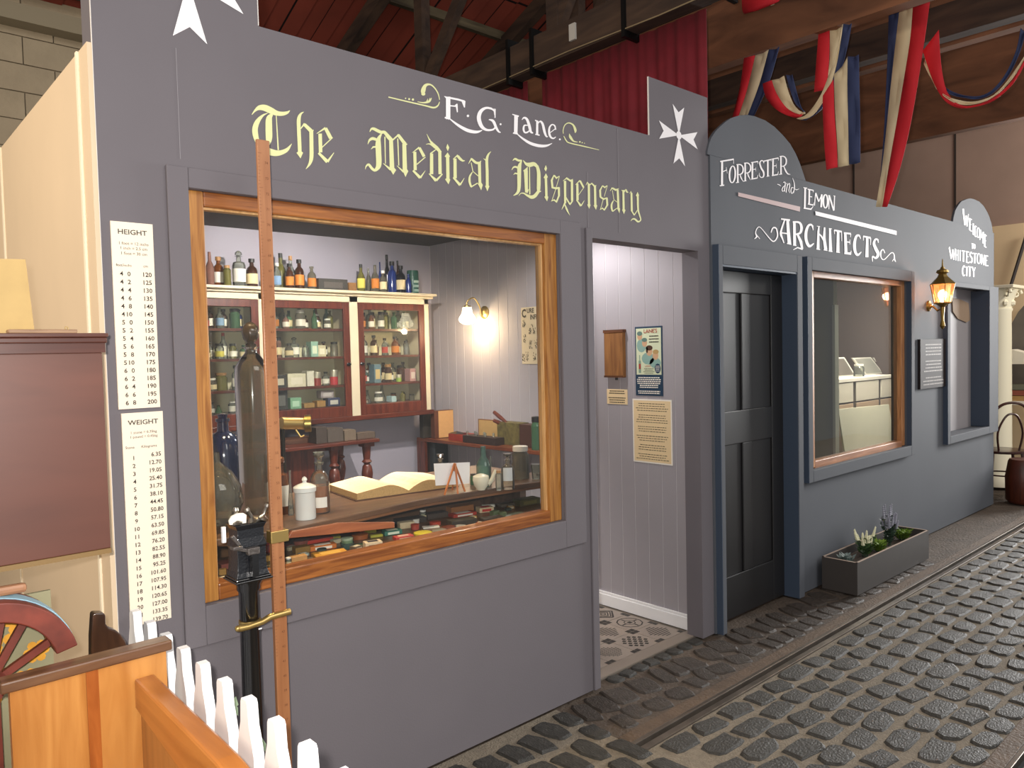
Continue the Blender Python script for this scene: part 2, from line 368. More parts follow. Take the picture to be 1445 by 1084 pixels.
# niche at the end
nx0,nx1,nx2,nx3=Xf(1338,500),Xf(1341.5,500),Xf(1396.5,500),7.66
for (x0,x1,z0,z1) in ((nx0,nx1,.70,2.06),(nx2,nx3,.70,2.06),(nx1,nx2,.70,.765),(nx1,nx2,2.02,2.06)):
    MB().box(x0,x1,YF,AY,z0,z1).build('window_surround',PAINT2,wall_arch,bevel=.003)
f=MB(); f.box(nx2-.0015,nx2+.01,YF+.003,.1055,.764,2.021); f.box(nx0-.004,nx0,YF,AY,.70,2.06); f.build('window_reveal',BLUEP,wall_arch)
f=MB(); f.box(6.3,7.615,.106,.14,.6,2.2); struct('window_3',f,mat('niche_panel','#8b8688',.6,noise=.04,nscale=3),'grey panel behind the last opening of the architects front',)
f=MB(); g=[on_y(px,py,.095) for px,py in ((1344,420),(1356,423),(1367,428),(1369,452),(1364,455),(1352,450),(1345,440))]; f.prism(g,(0,1,0),.006); tag(f.build('brown_paper',mat('brown_card','#8d7660',.8)),'curled brown paper sheet hung in the last opening, behind the wall lantern','paper')
# room of the architects
f=MB(); f.box(3.0,7.65,2.2,2.25,0,2.4); struct('wall_back',f,mat('dark_brown_wall','#4a3c36',.8),'dark brown back wall of the architects room')
f=MB(); f.box(2.955,7.65,.10,2.2,-.03,-.002); struct('floor',f,mat('dark_boards','#4a3a30',.7),'dark floor of the architects room')
f=MB(); f.box(2.955,7.65,.10,2.25,2.4,2.43); struct('ceiling',f,mat('dark_brown_ceiling','#3a302c',.8),'dark ceiling over the architects room')
f=MB(); f.box(5.02,5.08,.30,2.2,0,2.4); struct('wall_partition',f,mat('olive_reflection_tint','#8f875c',.7,noise=.12,nscale=3),'partition in the architects room, tinted olive for the reflection at the window left')  # olive colour stands in for the reflection in the left of the pane
f=MB(); f.box(5.0,5.06,.28,.30,0,1.85); struct('trim_1',f,mat('cream_edge','#d9d6c4',.5),'pale corner strip inside the architects window')
f=MB(); f.box(7.62,7.65,.10,2.2,0,2.4); struct('wall_right',f,mat('dark_brown_wall','#4a3c36',.8),'dark right wall of the architects room')
# ------------------------------------------------------------------ hall: block wall, end wall, roof
f=MB(); f.box(-3.5,9.5,4.22,4.3,0,4.35); hall=struct('wall_back',f,mat('block_mortar','#857a66',.9),'cream painted concrete block wall at the back of the hall')
BLK=mat('block_paint','#ad9d83',.85,noise=.12,nscale=4,bump=.5,bscale=25)
blk=None; n=0
for rr in range(12):
    z=1.93+rr*.2
    for k in range(9):
        x=-1.2+k*.4+(.2 if rr%2 else 0)
        if blk is None: blk=MB().box(0,.392,-.017,0,0,.192).build('block',BLK,origin=(0,0,0)); blk.parent=hall
        o=blk if n==0 else blk.copy()
        if n: COL.objects.link(o)
        o.location=Vector((x,4.222+random.uniform(-.003,.003),z))-ORG[hall.name]; n+=1
f=MB(); f.box(-3.5,4.0,4.05,4.22,3.98,4.10); struct('trim_2',f,mat('wall_plate','#988c74',.8),'pale wall plate on top of the block wall')
END=mat('plywood_brown_pink','#a48b7c',.8,noise=.1,nscale=2)
f=MB(); f.box(9.5,9.56,-.6,4.2,2.87,6.2); we=struct('wall_end',f,END,'brown boarded upper end wall of the hall')
for yy in (.9,2.1): MB().box(9.49,9.5,yy,yy+.02,2.87,5.0).build('panel_joint',mat('dark_gap','#3a302a',.9),we)
f=MB(); f.box(9.46,9.56,-.6,4.2,0,2.87); struct('wall_end',f,mat('cream_end_wall','#e2c8a0',.8,noise=.06,nscale=3),'cream lower end wall of the hall behind the white column')
# roof
def roofz(y): return 4.12+(4.2-y)*.42
ROOF=mat('red_oxide_iron','#8c3e2e',.75,noise=.25,nscale=1.6)
TIM=wood('old_roof_timber','#4c382a','#281b15','y',4,.8,6); TIMX=wood('old_roof_timber_x','#6b6048','#3c3224','x',4,.8,6)
TIM2=wood('warm_roof_timber','#8a5a3c','#553420','y',3,.8,4)
f=MB(); f.poly([(-3.5,4.3,roofz(4.3)+.12),(10.5,4.3,roofz(4.3)+.12),(10.5,-3.2,roofz(-3.2)+.12),(-3.5,-3.2,roofz(-3.2)+.12)])
roof=struct('ceiling',f,mat('roof_void','#1b1210',.9),'dark red sloping hall roof on old timber trusses')
for k in range(9):
    x=-1.0+k*1.15
    for j in range(5):
        ya=4.2-j*1.3; yb=ya-1.28; g=MB()
        m_=8
        for q in range(m_):
            xa=x+1.14*q/m_; xb=x+1.14*(q+1)/m_; oz=.10+(.012 if q%2 else 0)
            g.poly([(xa,ya,roofz(ya)+oz),(xb,ya,roofz(ya)+oz),(xb,yb,roofz(yb)+oz),(xa,yb,roofz(yb)+oz)])
        g.build('roof_sheet',ROOF,roof)
for j in range(9):
    yy=4.0-j*.78; MB().box(-1.5,10,yy-.025,yy+.025,roofz(yy)+.01,roofz(yy)+.09).build('purlin',TIMX,roof)
for x in (.2,1.6,2.98,4.4,5.9,7.4,8.9):
    MB().bar((x,4.2,roofz(4.2)-.05),(x,-2.6,roofz(-2.6)-.05),.09,.13).build('rafter',TIM,roof)
def truss(x,zt=3.4,h=.21,w=.10,y0=4.2,y1=-2.6,mm=TIM,posts=(2.6,1.15,-.3),label=''):
    t=tag(thing('roof_truss',label,None,(x,0,zt)),kind='structure')
    MB().box(x,x+w,y1,y0,zt,zt+h).build('tie_beam',mm,t)
    for p in posts: MB().box(x+.01,x+w-.01,p-.05,p+.05,zt+h,roofz(p)-.05).build('post',TIM,t)
    for a,b in zip(posts,posts[1:]): MB().bar((x+w/2,a,zt+h),(x+w/2,b,roofz(b)-.15),.06,.09).build('strut',TIM,t)
    return t
t1=truss(2.95,label='dark roof truss with tie beam passing over the dispensary, before the red curtain')
f=MB()
for p in (1.55,1.32,.55,-.1): f.box(2.93,3.07,p-.012,p+.012,3.36,3.66)
f.build('iron_strap',mat('black_iron','#101010',.5,metal=.5),t1)
MB().box(2.935,2.95,.93,.98,3.47,3.57).build('white_tag',mat('white_tag','#b9b4ac',.7),t1,)
f=MB(); f.tube([(2.94,2.0,3.405),(2.94,1.0,3.415),(2.94,.3,3.40),(2.94,-.5,3.41)],.004,5); f.build('cable',mat('pale_cable','#8e7c5e',.6),t1)
truss(3.86,zt=3.4,h=.42,mm=TIM2,posts=(1.8,.5,-.9),label='warm brown roof truss that the bunting hangs from')
truss(4.6,zt=3.42,h=.2,mm=TIM,posts=(2.2,.7),label='dark roof truss behind the first bunting')
truss(5.35,zt=3.62,h=.4,mm=TIM2,posts=(2.6,.9,-.8),label='brown roof truss above the long hanging bunting')
truss(6.95,zt=3.42,h=.9,mm=TIM2,posts=(2.6,.9),label='deep brown timber truss nearest the end wall')
# ================================================================== GROUND
MORT=mat('gritty_mortar','#776d5e',.95,noise=.22,nscale=60,bump=.7,bscale=120)
EARTH=mat('brown_dirt','#4d4136',.8,noise=.3,nscale=9,bump=.8,bscale=60)
STONE=mat('dark_basalt','#3a3834',.55,noise=.4,nscale=5,bump=1,bscale=14,spec=.4)
STONE2=mat('dirty_basalt','#3f3832',.55,noise=.4,nscale=6,bump=1,bscale=14,spec=.35)
for m_ in (STONE,STONE2):
    for nd in m_.node_tree.nodes:
        if nd.type=='BUMP': nd.inputs['Distance'].default_value=.007
f=MB(); f.box(-3.5,13,-3.6,4.2,-.08,-.034); struct('floor',f,EARTH,'dark dirt ground of the hall')
f=MB(); f.box(-3.5,1.72,-3.6,0,-.034,-.009); pave=struct('floor',f,MORT,'pale mortared basalt cobbles at the foot of the dispensary wall')
f=MB(); f.box(1.72,12,-1.415,-.49,-.034,-.009); street=struct('floor',f,MORT,'cobbled street between the two sunken rails')
f=MB(); f.box(1.72,12,-.345,.06,-.034,-.012); strip=struct('floor',f,EARTH,'dirty footpath of flat stones along the shop fronts')
def cobble_mesh(seed,mm):
    r=random.Random(seed); n=10; ring=[]
    for k in range(n):
        a=2*PI*k/n; c,s_=math.cos(a),math.sin(a)
        sx=abs(c)**.5*(1 if c>0 else -1); sy=abs(s_)**.5*(1 if s_>0 else -1)
        q=r.uniform(.86,1.09); ring.append((sx*.5*q,sy*.5*q))
    g=MB()
    R0=[g.V((x*1.04,y*1.04,-1)) for x,y in ring]; R1=[g.V((x,y,-.32+r.uniform(-.08,.08))) for x,y in ring]; R2=[g.V((x*.86,y*.86,r.uniform(-.10,.05))) for x,y in ring]
    c=g.V((0,0,.04))
    for A,B in ((R0,R1),(R1,R2)):
        for k in range(n): g.F([A[k],A[(k+1)%n],B[(k+1)%n],B[k]])
    for k in range(n): g.F([R2[k],R2[(k+1)%n],c])
    return g.build('cobble',mm,origin=(0,0,0),smooth=True)
CB=[cobble_mesh(50+k,STONE) for k in range(9)]; CB2=[cobble_mesh(80+k,STONE2) for k in range(5)]
used=set()
def cobble(pool,parent,x,y,sx,sy,h=.024,top=0.0,rz=0):
    k=random.randrange(len(pool)); o=pool[k]
    if o.name in used: o=o.copy(); COL.objects.link(o)
    used.add(o.name)
    o.parent=parent; o.location=Vector((x,y,top))-ORG[parent.name]; o.scale=(sx,sy,h); o.rotation_euler=(random.uniform(-.03,.03),random.uniform(-.03,.03),rz)
random.seed(11)
# street: rows across the track
yy=-.555; row=0
while yy>-1.40:
    x=1.76+.09*(row%2)+random.uniform(0,.04)
    while x<7.9:
        lx=random.uniform(.150,.225); p=R3.transposed()@(Vector((x+lx/2,yy,0))-CAM)
        if -p.z>.3 and CX+F*p.x/-p.z<1520 and CY-F*p.y/-p.z<1150: cobble(CB,street,x+lx/2,yy+random.uniform(-.008,.008),lx-.014,.104+random.uniform(-.012,.006),rz=random.uniform(-.16,.10))
        x+=lx
    yy-=.117; row+=1
# near pavement
x=.86; row=0
while x<1.70:
    px=random.uniform(.105,.135); y=-.012-random.uniform(0,.07)
    while y>-.85:
        ly=random.uniform(.15,.22); cobble(CB,pave,x,y-ly/2,px-.018,ly-.024,rz=random.uniform(-.16,.16)); y-=ly
    x+=px
# footpath
x=2.10
while x<2.84: cobble(CB,strip,x+.04,.018,.078,.07,h=.02,rz=random.uniform(-.2,.2)); x+=.093
x=1.80
while x<5.2:
    px=random.uniform(.10,.16)
    cobble(CB2,strip,x,-.115+random.uniform(-.01,.01),px-.012,.165,h=.02,top=-.003,rz=random.uniform(-.45,-.15)); 
    cobble(CB2,strip,x+.05,-.26+random.uniform(-.02,.02),px-.010,.12,h=.02,top=-.005,rz=random.uniform(-.45,.05)); x+=px
# rails
RUST=mat('rusty_concrete','#574636',.7,noise=.3,nscale=18,bump=.5,bscale=70); RAIL=mat('worn_rail_steel','#6b6259',.35,metal=.6,noise=.3,nscale=12)
for (y0,nm,lab) in ((-.49,'tram_rail','sunken tram rail with a dark groove between the footpath and the cobbled street'),(-1.555,'tram_rail','second sunken tram rail crossing the bottom right corner')):
    t=tag(thing(nm,lab,None,(1.72,y0,-.034)),kind='structure')
    MB().box(1.72,12,y0,y0+.03,-.034,-.001).build('rail_edge',RAIL,t,bevel=.003)
    MB().box(1.72,12,y0+.03,y0+.055,-.034,-.026).build('groove',mat('groove_dark','#15120f',.9),t)
    MB().box(1.72,12,y0+.055,y0+.075,-.034,.0).build('rail_head',RAIL,t,bevel=.003)
    MB().box(1.72,12,y0+.075,y0+.14,-.034,-.004).build('kerb_strip',RUST,t,bevel=.004)
# ================================================================== PLANTER
t=thing('planter_box','long dark grey planter trough of small artificial plants under the architects window','planter',(4.68,-.15,0))
PL=mat('planter_grey','#383330',.6,noise=.06,nscale=12)
x0,x1,y0,y1,h=4.09,5.26,-.275,-.05,.205
for nm,bx in (('front_board',(x0,x1,y0,y0+.012,0.002,h)),('back_board',(x0,x1,y1-.012,y1,0.002,h)),('end_board',(x0,x0+.012,y0+.012,y1-.012,0.002,h)),('end_board',(x1-.012,x1,y0+.012,y1-.012,0.002,h))):
    MB().box(*bx).build(nm,PL,t)
f=MB(); f.box(x0,x1,y0,y0+.012,h,h+.002); f.box(x0,x1,y1-.012,y1,h,h+.002); f.box(x0,x0+.012,y0,y1,h,h+.002); f.box(x1-.012,x1,y0,y1,h,h+.002); f.build('rim',mat('raw_rim','#a08d7e',.7),t)
MB().box(x0+.012,x1-.012,y0+.012,y1-.012,.10,.15).build('soil',EARTH,t)
GR1=mat('leaf_green','#3f5a2a',.6,noise=.2,nscale=20); GR2=mat('leaf_dark','#2c4130',.6); GR3=mat('leaf_grey','#7c8a86',.6); FW=mat('flower_cream','#d9d6b4',.6); FL=mat('flower_lilac','#8c8c98',.6); GR4=mat('leaf_lime','#6d8a2c',.6)
def leafy(name,label,c,hh,rad,nst,leafm,flower=None,fl_h=.05,seed=1,z0=.151):
    r=random.Random(seed); t=thing(name,label,'plant',(c[0],c[1],z0),'artificial plants in the grey trough')
    st=MB(); lf=MB(); fl=MB()
    for k in range(nst):
        a=r.uniform(0,2*PI); rr=rad*r.uniform(.2,1); base=Vector((c[0]+.02*math.cos(a),c[1]+.02*math.sin(a)*.7,z0)); tip=Vector((c[0]+rr*math.cos(a),c[1]+rr*.6*math.sin(a),z0+hh*r.uniform(.6,1)))
        st.bar(base,tip,.003,.003)
        for j in range(9):
            p=base.lerp(tip,.12+.85*j/9*(.8 if flower else 1)); aa=r.uniform(0,2*PI); L=.040*r.uniform(.7,1.2); d=Vector((math.cos(aa)*L,math.sin(aa)*L,L*.6)); sd=Vector((-math.sin(aa),math.cos(aa),0))*.010
            lf.poly([p,p+d*.5+sd,p+d,p+d*.5-sd])
        if flower:
            for j in range(7):
                p=base.lerp(tip,.72+.05*j); fl.lathe([(0,0),(.013-.001*j,.008),(0,.020)],p,5)
    st.build('stems',GR2,t); lf.build('leaves',leafm,t)
    if flower: fl.build('blossom',flower,t)
    return t
leafy('grey_succulent','low grey succulent at the near end of the planter trough',(4.21,-.15),.055,.06,16,GR3,seed=3)
leafy('cream_flowers','cream flowered plant with upright spikes, left middle of the planter trough',(4.47,-.16),.18,.10,14,GR1,FW,seed=4)
leafy('lime_leaves','low lime green leafy plant between the two flowering plants of the trough',(4.66,-.17),.07,.08,24,GR4,seed=5)
leafy('lilac_flowers','tall grey green plant with pale lilac spikes in the planter trough',(4.86,-.15),.26,.10,16,GR2,FL,seed=6)
leafy('moss_green_plant','low bright green plant at the far end of the planter trough',(5.08,-.16),.07,.09,26,GR4,seed=8)
# ================================================================== PICKET FENCE
fence=thing('picket_fence','white wooden picket fence running from the shop front towards the pew','fence',(.03,-.55,0))
def picket(x,y,top):
    prof=[(.012,0),(.017,-.008),(.020,-.040),(.021,-.052),(.030,-.075),(.039,-.105),(.041,-.14),(.034,-.165),(.027,-.178),(.028,-.188),(.036,-.205),(.042,-.25),(.042,-top+.02)]
    prof=[(a,b) for a,b in prof]; mir=[(-a,b) for a,b in prof][::-1]
    pts=[(x,y+a,top+b) for a,b in prof+mir]
    g=MB(); g.prism(pts,(1,0,0),.022); return g
PT=[(190,850),(222,872),(242,888),(263,930),(287,953),(317,978),(347,1004),(378,1030),(425,1060)]
ys=[-.06,-.20,-.325]
ys=[-.06-.1265*k for k in range(11)]
for k,yy in enumerate(ys): picket(.018+.0*k,yy,.862).build('picket',WHITE,fence)
for z in (.16,.62): MB().box(.041,.06,-1.4,-.02,z,z+.05).build('rail',WHITE,fence)
f=MB(); f.box(.062,.10,-1.42,-1.38,0,.6); f.build('fence_post',WHITE,fence)
r_=random.Random(5)
for k,(c,z,lab) in enumerate((((.085,-.53),.66,'pale green artificial foliage showing between the upper pickets'),((.09,-.74),.64,'pale green artificial foliage showing between the lower pickets'))):
    t=thing('foliage',lab,'plant',(c[0],c[1],0),'foliage behind the picket fence'); f=MB(); g=MB(); f.tube([(c[0]+.03,c[1],0.001),(c[0],c[1],z)],.005,6); f.build('stem',GR2,t)
    for j in range(26):
        p=Vector((c[0]+r_.uniform(-.02,.03),c[1]+r_.uniform(-.06,.06),z+r_.uniform(-.09,.09))); a=r_.uniform(0,2*PI); d=Vector((-.01,math.cos(a),math.sin(a)))*.03; s_=Vector((0,-math.sin(a),math.cos(a)))*.014
        g.poly([p,p+d*.5+s_,p+d,p+d*.5-s_])
    g.build('leaves',mat('pale_leaf','#a9c3a0',.6),t)
# ================================================================== PEW in the foreground
PEW=wood('honey_pine','#c48a48','#a3672c','z',5,.35,9,coat=.5); PEWY=wood('honey_pine_y','#b87436','#945420','y',5,.33,9,coat=.5); CAPM=wood('dark_cap_rail','#7d5a3e','#553826','x',6,.3,9,coat=.5)
pew=thing('church_pew','orange varnished pine pew end with a brown cap rail and sloping arm','pew',(-.18,-.5,0))
yb=-.47
MB().box(-.345,-.009,yb-.012,yb+.035,.878,.902).build('cap_rail',CAPM,pew,bevel=.004)
MB().box(-.328,-.165,yb,yb+.022,.0,.878).build('back_board',PEW,pew)
MB().box(-.188,-.164,yb-.004,yb,.02,.878).build('cover_strip',wood('dark_pine_strip','#b5682c','#8a4616','z',6,.35,9,coat=.4),pew)
MB().box(-.164,-.02,yb,yb+.022,.0,.878).build('back_board',PEW,pew)
f=MB(); f.prism([(-.092,yb,.832),(-.092,yb,.762),(-.092,-.72,.735),(-.092,-1.25,.70),(-.092,-1.25,.80),(-.092,-.95,.828)],(1,0,0),.044); f.build('arm_rest',PEWY,pew,bevel=.006)
f=MB(); f.prism([(-.080,yb,.762),(-.080,-.72,.735),(-.080,-1.25,.70),(-.080,-1.25,.0),(-.080,yb,.0)],(1,0,0),.022); f.build('arm_panel',wood('honey_pine_soft','#b57a3e','#95602e','z',5,.4,9,coat=.3),pew)
MB().box(-.62,-.092,-.95,yb-.006,.40,.43).build('seat',PEWY,pew)
MB().box(-.66,-.345,yb,yb+.022,.0,.70).build('back_board',PEW,pew) if False else None
f=MB(); P=[on_y(px,py,-.30) for px,py in ((129,930),(129,900),(131,868),(134,865.5),(146,865.5),(149,868),(149.5,881),(154,887),(163,890),(170,895),(177,905),(184,925),(186,935))]
P=P+[Vector((P[-1].x,-.30,.0)),Vector((P[0].x,-.30,.0))]
f.prism(P,(0,1,0),.03); tag(f.build('bench_end',wood('dark_walnut','#4a2f1e','#22140c','z',6,.3,9,coat=.5),bevel=.004),'dark carved bench end with a square knob, standing behind the pine pew','bench')
# ================================================================== MAHOGANY CABINET at the left edge
cab=thing('hall_cupboard','red brown mahogany cupboard carcass with a moulded top at the left edge','cupboard',(-.5,-.15,0))
RM=wood('red_brown_panel','#6a3d2e','#553024','x',3,.45,4,coat=.25); RMD=wood('cupboard_moulding','#5f3324','#43221a','x',5,.35,10,coat=.4)
yf=-.25
p1=on_y(153,480,yf); p2=on_y(155,780,yf); xr=-.072
MB().box(-1.05,xr,yf,-.04,1.09,1.575).build('carcass',RM,cab,bevel=.002)
MB().box(-1.06,xr+.006,yf-.006,-.034,1.575,1.598).build('frieze',RMD,cab)
MB().box(-1.06,xr+.010,yf-.012,-.030,1.598,1.612).build('moulding',RMD,cab,bevel=.003)
MB().box(-1.06,xr+.012,yf-.016,-.028,1.612,1.622).build('top_board',RMD,cab,bevel=.002)
MB().box(-1.05,xr,yf-.004,-.04,1.078,1.09).build('bottom_lip',mat('dull_brass_lip','#7d6238',.5),cab)
MB().box(-1.0,-.66,-.24,-.05,.0,1.078).build('pedestal',RM,cab)
f=MB(); g=[on_y(px,py,-.19) for px,py in ((-60,364),(36,366),(49,466.5),(-60,466.5))]; g[2].z=g[3].z=1.6225
f.prism(g,(0,1,0),.012); tag(f.build('yellow_board',mat('yellow_card','#b89a62',.7,noise=.1,nscale=14)),'mottled yellow board leaning back on top of the mahogany cupboard','board')
f=MB(); f.box(-.262,-.12,-.235,-.20,1.6225,1.632); o=f.build('wooden_bar',wood('pale_bar','#a78668','#7c5f47','x',8,.6),bevel=.003); tag(o,'short grey brown wooden bar with a small brass eye on the cupboard top','bar')
f=MB(); f.tube([(-.140+.0035*math.cos(a),-.217,1.6355+.0035*math.sin(a)) for a in [k*PI/6 for k in range(13)]],.0009,5); f.build('brass_eye',BRASS,o)
# ------------------------------------------------------------------ painted wheel
wh=thing('spoked_wheel','part of a red brown wooden wheel with a pale blue painted rim, under the cupboard','wheel',(-.345,-.3,0))
RIM=mat('rim_red_brown','#6d2f22',.5,noise=.35,nscale=22); RIMB=mat('rim_pale_blue','#8fb4c4',.45,noise=.12,nscale=30)
cx_,cz_=-.345,.865
def arc_ring(r0,r1,y0,y1,a0,a1,mm,name,n=22):
    g=MB(); L=[]
    for k in range(n+1):
        a=a0+(a1-a0)*k/n; c,s_=math.cos(a),math.sin(a)
        L.append([g.V((cx_+rr*c,yy,cz_+rr*s_)) for rr,yy in ((r0,y0),(r1,y0),(r1,y1),(r0,y1))])
    for A,B in zip(L,L[1:]):
        for q in range(4): g.F([A[q],A[(q+1)%4],B[(q+1)%4],B[q]])
    g.F(L[0][::-1]); g.F(L[-1]); return g.build(name,mm,wh,bevel=.003)
arc_ring(.128,.172,-.36,-.235,.22,3.0,RIM,'felloe'); arc_ring(.1720,.1745,-.325,-.27,.225,3.0,RIMB,'blue_stripe')
f=MB(); P_=[(cx_+rr*math.cos(.2175),yy,cz_+rr*math.sin(.2175)) for rr,yy in ((.15,-.35),(.169,-.30),(.15,-.245),(.132,-.30))]; f.poly(P_); f.build('blue_end',RIMB,wh)
for a in (.35,.95,1.32,1.9,2.4): MB().bar((cx_+.02*math.cos(a),-.3,cz_+.02*math.sin(a)-.02),(cx_+.135*math.cos(a),-.3,cz_+.135*math.sin(a)),.016,.014,up=(0,1,0)).build('spoke',RIM,wh)
f=MB(); f.lathe([(.03,-.045),(.036,-.02),(.036,.02),(.03,.045)],(cx_,-.3,cz_-.02),14,(0,1,0)); f.build('hub',RIM,wh,smooth=True)
f=MB(); f.bar((cx_,-.3,.0),(cx_,-.3,cz_-.04),.04,.04); f.build('wheel_post',RIM,wh)
f=MB(); f.box(-.60,-.20,-.215,-.205,.0,1.005); o=f.build('painted_panel',mat('panel_grey_green','#8f8a6a',.7,noise=.1,nscale=8)); tag(o,'painted folk art panel with yellow flowers behind the wheel','panel'); 
f=MB(); f.lathe([(0,0),(.03,0)],(0,0,0),8,(0,-1,0),cap=False)
g=MB()
for (x,z,rr) in ((-.30,.93,.026),(-.33,.87,.03),(-.235,.865,.02),(-.34,.80,.034),(-.26,.80,.022)):
    for k in range(6):
        a=k*PI/3; g.poly([(x+rr*.9*math.cos(a)+rr*.5*math.cos(b),-.2155-.0002*k,z+rr*.9*math.sin(a)+rr*.5*math.sin(b)) for b in [j*PI/4 for j in range(8)]])
g.build('painted_flower',mat('flower_yellow','#d99a2c',.6,noise=.2,nscale=40),o)
f=MB(); f.bar((-.60,-.30,1.052),(-.262,-.30,1.045),.022,.022); o=f.build('wooden_rod',wood('pale_rod','#a87a58','#7a5238','x',8,.5),bevel=.008); tag(o,'pale round ended wooden rod lying across the top of the wheel','rod')
def text(mb,s,size,o,u,v,align='LEFT',sx=1.0,bold=0):
    cu=bpy.data.curves.new('t','FONT'); cu.body=s; cu.size=1; cu.align_x=align; cu.resolution_u=2; cu.offset=bold
    ob=bpy.data.objects.new('t',cu); me=bpy.data.meshes.new_from_object(ob); o=Vector(o);u=Vector(u);v=Vector(v)
    k=len(mb.v)
    for q in me.vertices: mb.V(o+u*(q.co.x*size*sx)+v*(q.co.y*size))
    for p in me.polygons: mb.F([k+i for i in p.vertices])
    bpy.data.objects.remove(ob); bpy.data.curves.remove(cu); bpy.data.meshes.remove(me)
# ================================================================== HEIGHT SCALE
sc=thing('weighing_scale','black iron weighing machine post with head beam and wooden height rule before the window','scale',(.32,-.13,0))
yS=-.13
f=MB(); f.lathe([(.029,.10),(.029,.865),(.034,.872),(.034,.885),(.046,.905)],(.322,yS,0),20); f.build('post',BLACK,sc,smooth=True)
f=MB(); f.box(.10,.55,-.40,-.02,.0,.06); f.box(.22,.42,-.22,-.05,.06,.10); f.build('platform',BLACK,sc,bevel=.008)
HM=mat('hammered_blue_black','#121419',.32,metal=.0,bump=.25,bscale=150,coat=.5)
f=MB(); f.box(.266,.377,yS-.05,yS+.05,.903,.909); f.box(.270,.373,yS-.046,yS+.046,.909,.915); f.build('head_plate',BLACK,sc,bevel=.002)
f=MB()
L=[]
for (hw,z) in ((.050,.915),(.045,.93),(.043,.96),(.043,.998),(.046,1.003),(.044,1.012),(.040,1.03),(.040,1.055),(.047,1.07)):
    L.append([f.V((.322+sx*hw,yS+sy*hw*.8,z)) for sx,sy in ((-1,-1),(1,-1),(1,1),(-1,1))])
for A,B in zip(L,L[1:]):
    for q in range(4): f.F([A[q],A[(q+1)%4],B[(q+1)%4],B[q]])
f.F(L[0][::-1]); f.F(L[-1]); f.build('head_casting',HM,sc,bevel=.002)
f=MB(); f.box(.312,.330,yS-.060,yS-.040,.918,.985); f.build('slot_bar',BLACK,sc)
f=MB(); f.box(.300,.335,yS-.062,yS-.040,.985,1.005); f.bar((.262,yS-.05,1.012),(.31,yS-.05,.995),.016,.010); f.box(.252,.280,yS-.075,yS-.045,1.01,1.02); f.bar((.255,yS-.06,1.05),(.275,yS-.06,1.02),.01,.01); f.build('catch_lever',mat('rubbed_grey_metal','#6a6460',.4,metal=.7,bump=.3,bscale=100),sc,bevel=.002)
f=MB()
for (x,z,a,s_) in ((.285,1.073,.0,1),(.338,1.073,.5,1),(.362,1.073,-.4,.7)):
    f.lathe([(.016,0),(.018,.006),(.010,.012),(.006,.016),(.006,.035),(.009,.04),(.007,.048),(0,.05)],(x,yS-.02,z),10,(math.sin(a)*-1,0,math.cos(a)))
f.build('knife_edge',CHROME,sc,smooth=True)
f=MB(); f.prism([(.262,yS-.03,1.076),(.260,yS-.03,1.088),(.268,yS-.03,1.100),(.285,yS-.03,1.106),(.303,yS-.03,1.104),(.312,yS-.03,1.097),(.310,yS-.03,1.074)],(0,1,0),.006); f.build('beam_weight',mat('polished_cream_metal','#f4efe0',.35),sc)
f=MB(); f.box(.236,.246,yS-.04,yS-.03,1.03,1.075); f.build('white_tab',WHITE,sc)
RUL=wood('boxwood_rule','#a9734a','#8e5a36','z',6,.45,10,coat=.3)
xr0=.383; yR=-.165
f=MB(); f.box(xr0,xr0+.038,yR,yR+.012,.10,2.19); f.build('height_rule',RUL,sc,bevel=.0015)
f=MB()
for k in range(150):
    z=2.15-k*.01; w=.012 if k%10==0 else (.008 if k%5==0 else .005); f.box(xr0+.001,xr0+.001+w,yR-.0004,yR,z,z+.0008)

for k in range(38): text(f,str(74-k),.0105,(xr0+.026,yR-.0004,2.12-k*.045),(1,0,0),(0,0,1),'CENTER',1,.01)
f.build('rule_marks',mat('rule_ink','#6c3f24',.7),sc)
f=MB(); f.box(xr0+.004,xr0+.045,yR+.012,yR+.026,.16,1.02); f.build('rule_back',RUL,sc,bevel=.0015)
f=MB(); f.box(xr0-.004,xr0+.052,yR-.006,yR+.028,1.000,1.036); f.build('brass_clamp',BRASS,sc,bevel=.002)
a0=on_y(412,750,yR); a1=on_y(478,738,yR); a2=on_y(557,737,yR); a3=on_y(557,745,yR); a4=on_y(480,753,yR); a5=on_y(406,760,yR)
f=MB(); f.prism([a0,a1,a2,a3,a4,a5],(0,1,0),.012); f.build('measuring_arm',wood('red_boxwood','#9a5a34','#7a4226','x',6,.4,10,coat=.4),sc,bevel=.0015)
f=MB(); f.tube([(.275,yS-.034,.772),(.30,yS-.036,.771),(.345,yS-.034,.774),(.368,yS-.038,.784),(.43,yR-.006,.786)],[.010,.009,.009,.010,.010],10); f.sphere((.272,yS-.034,.773),.009); f.lathe([(.031,-.006),(.032,0),(.031,.006)],(.322,yS,.774),20); f.build('brass_bracket',BRASS,sc,smooth=True)
MB().box(.335,.345,yS-.0305,yS-.0295,.752,.756).build('white_mark',WHITE,sc)
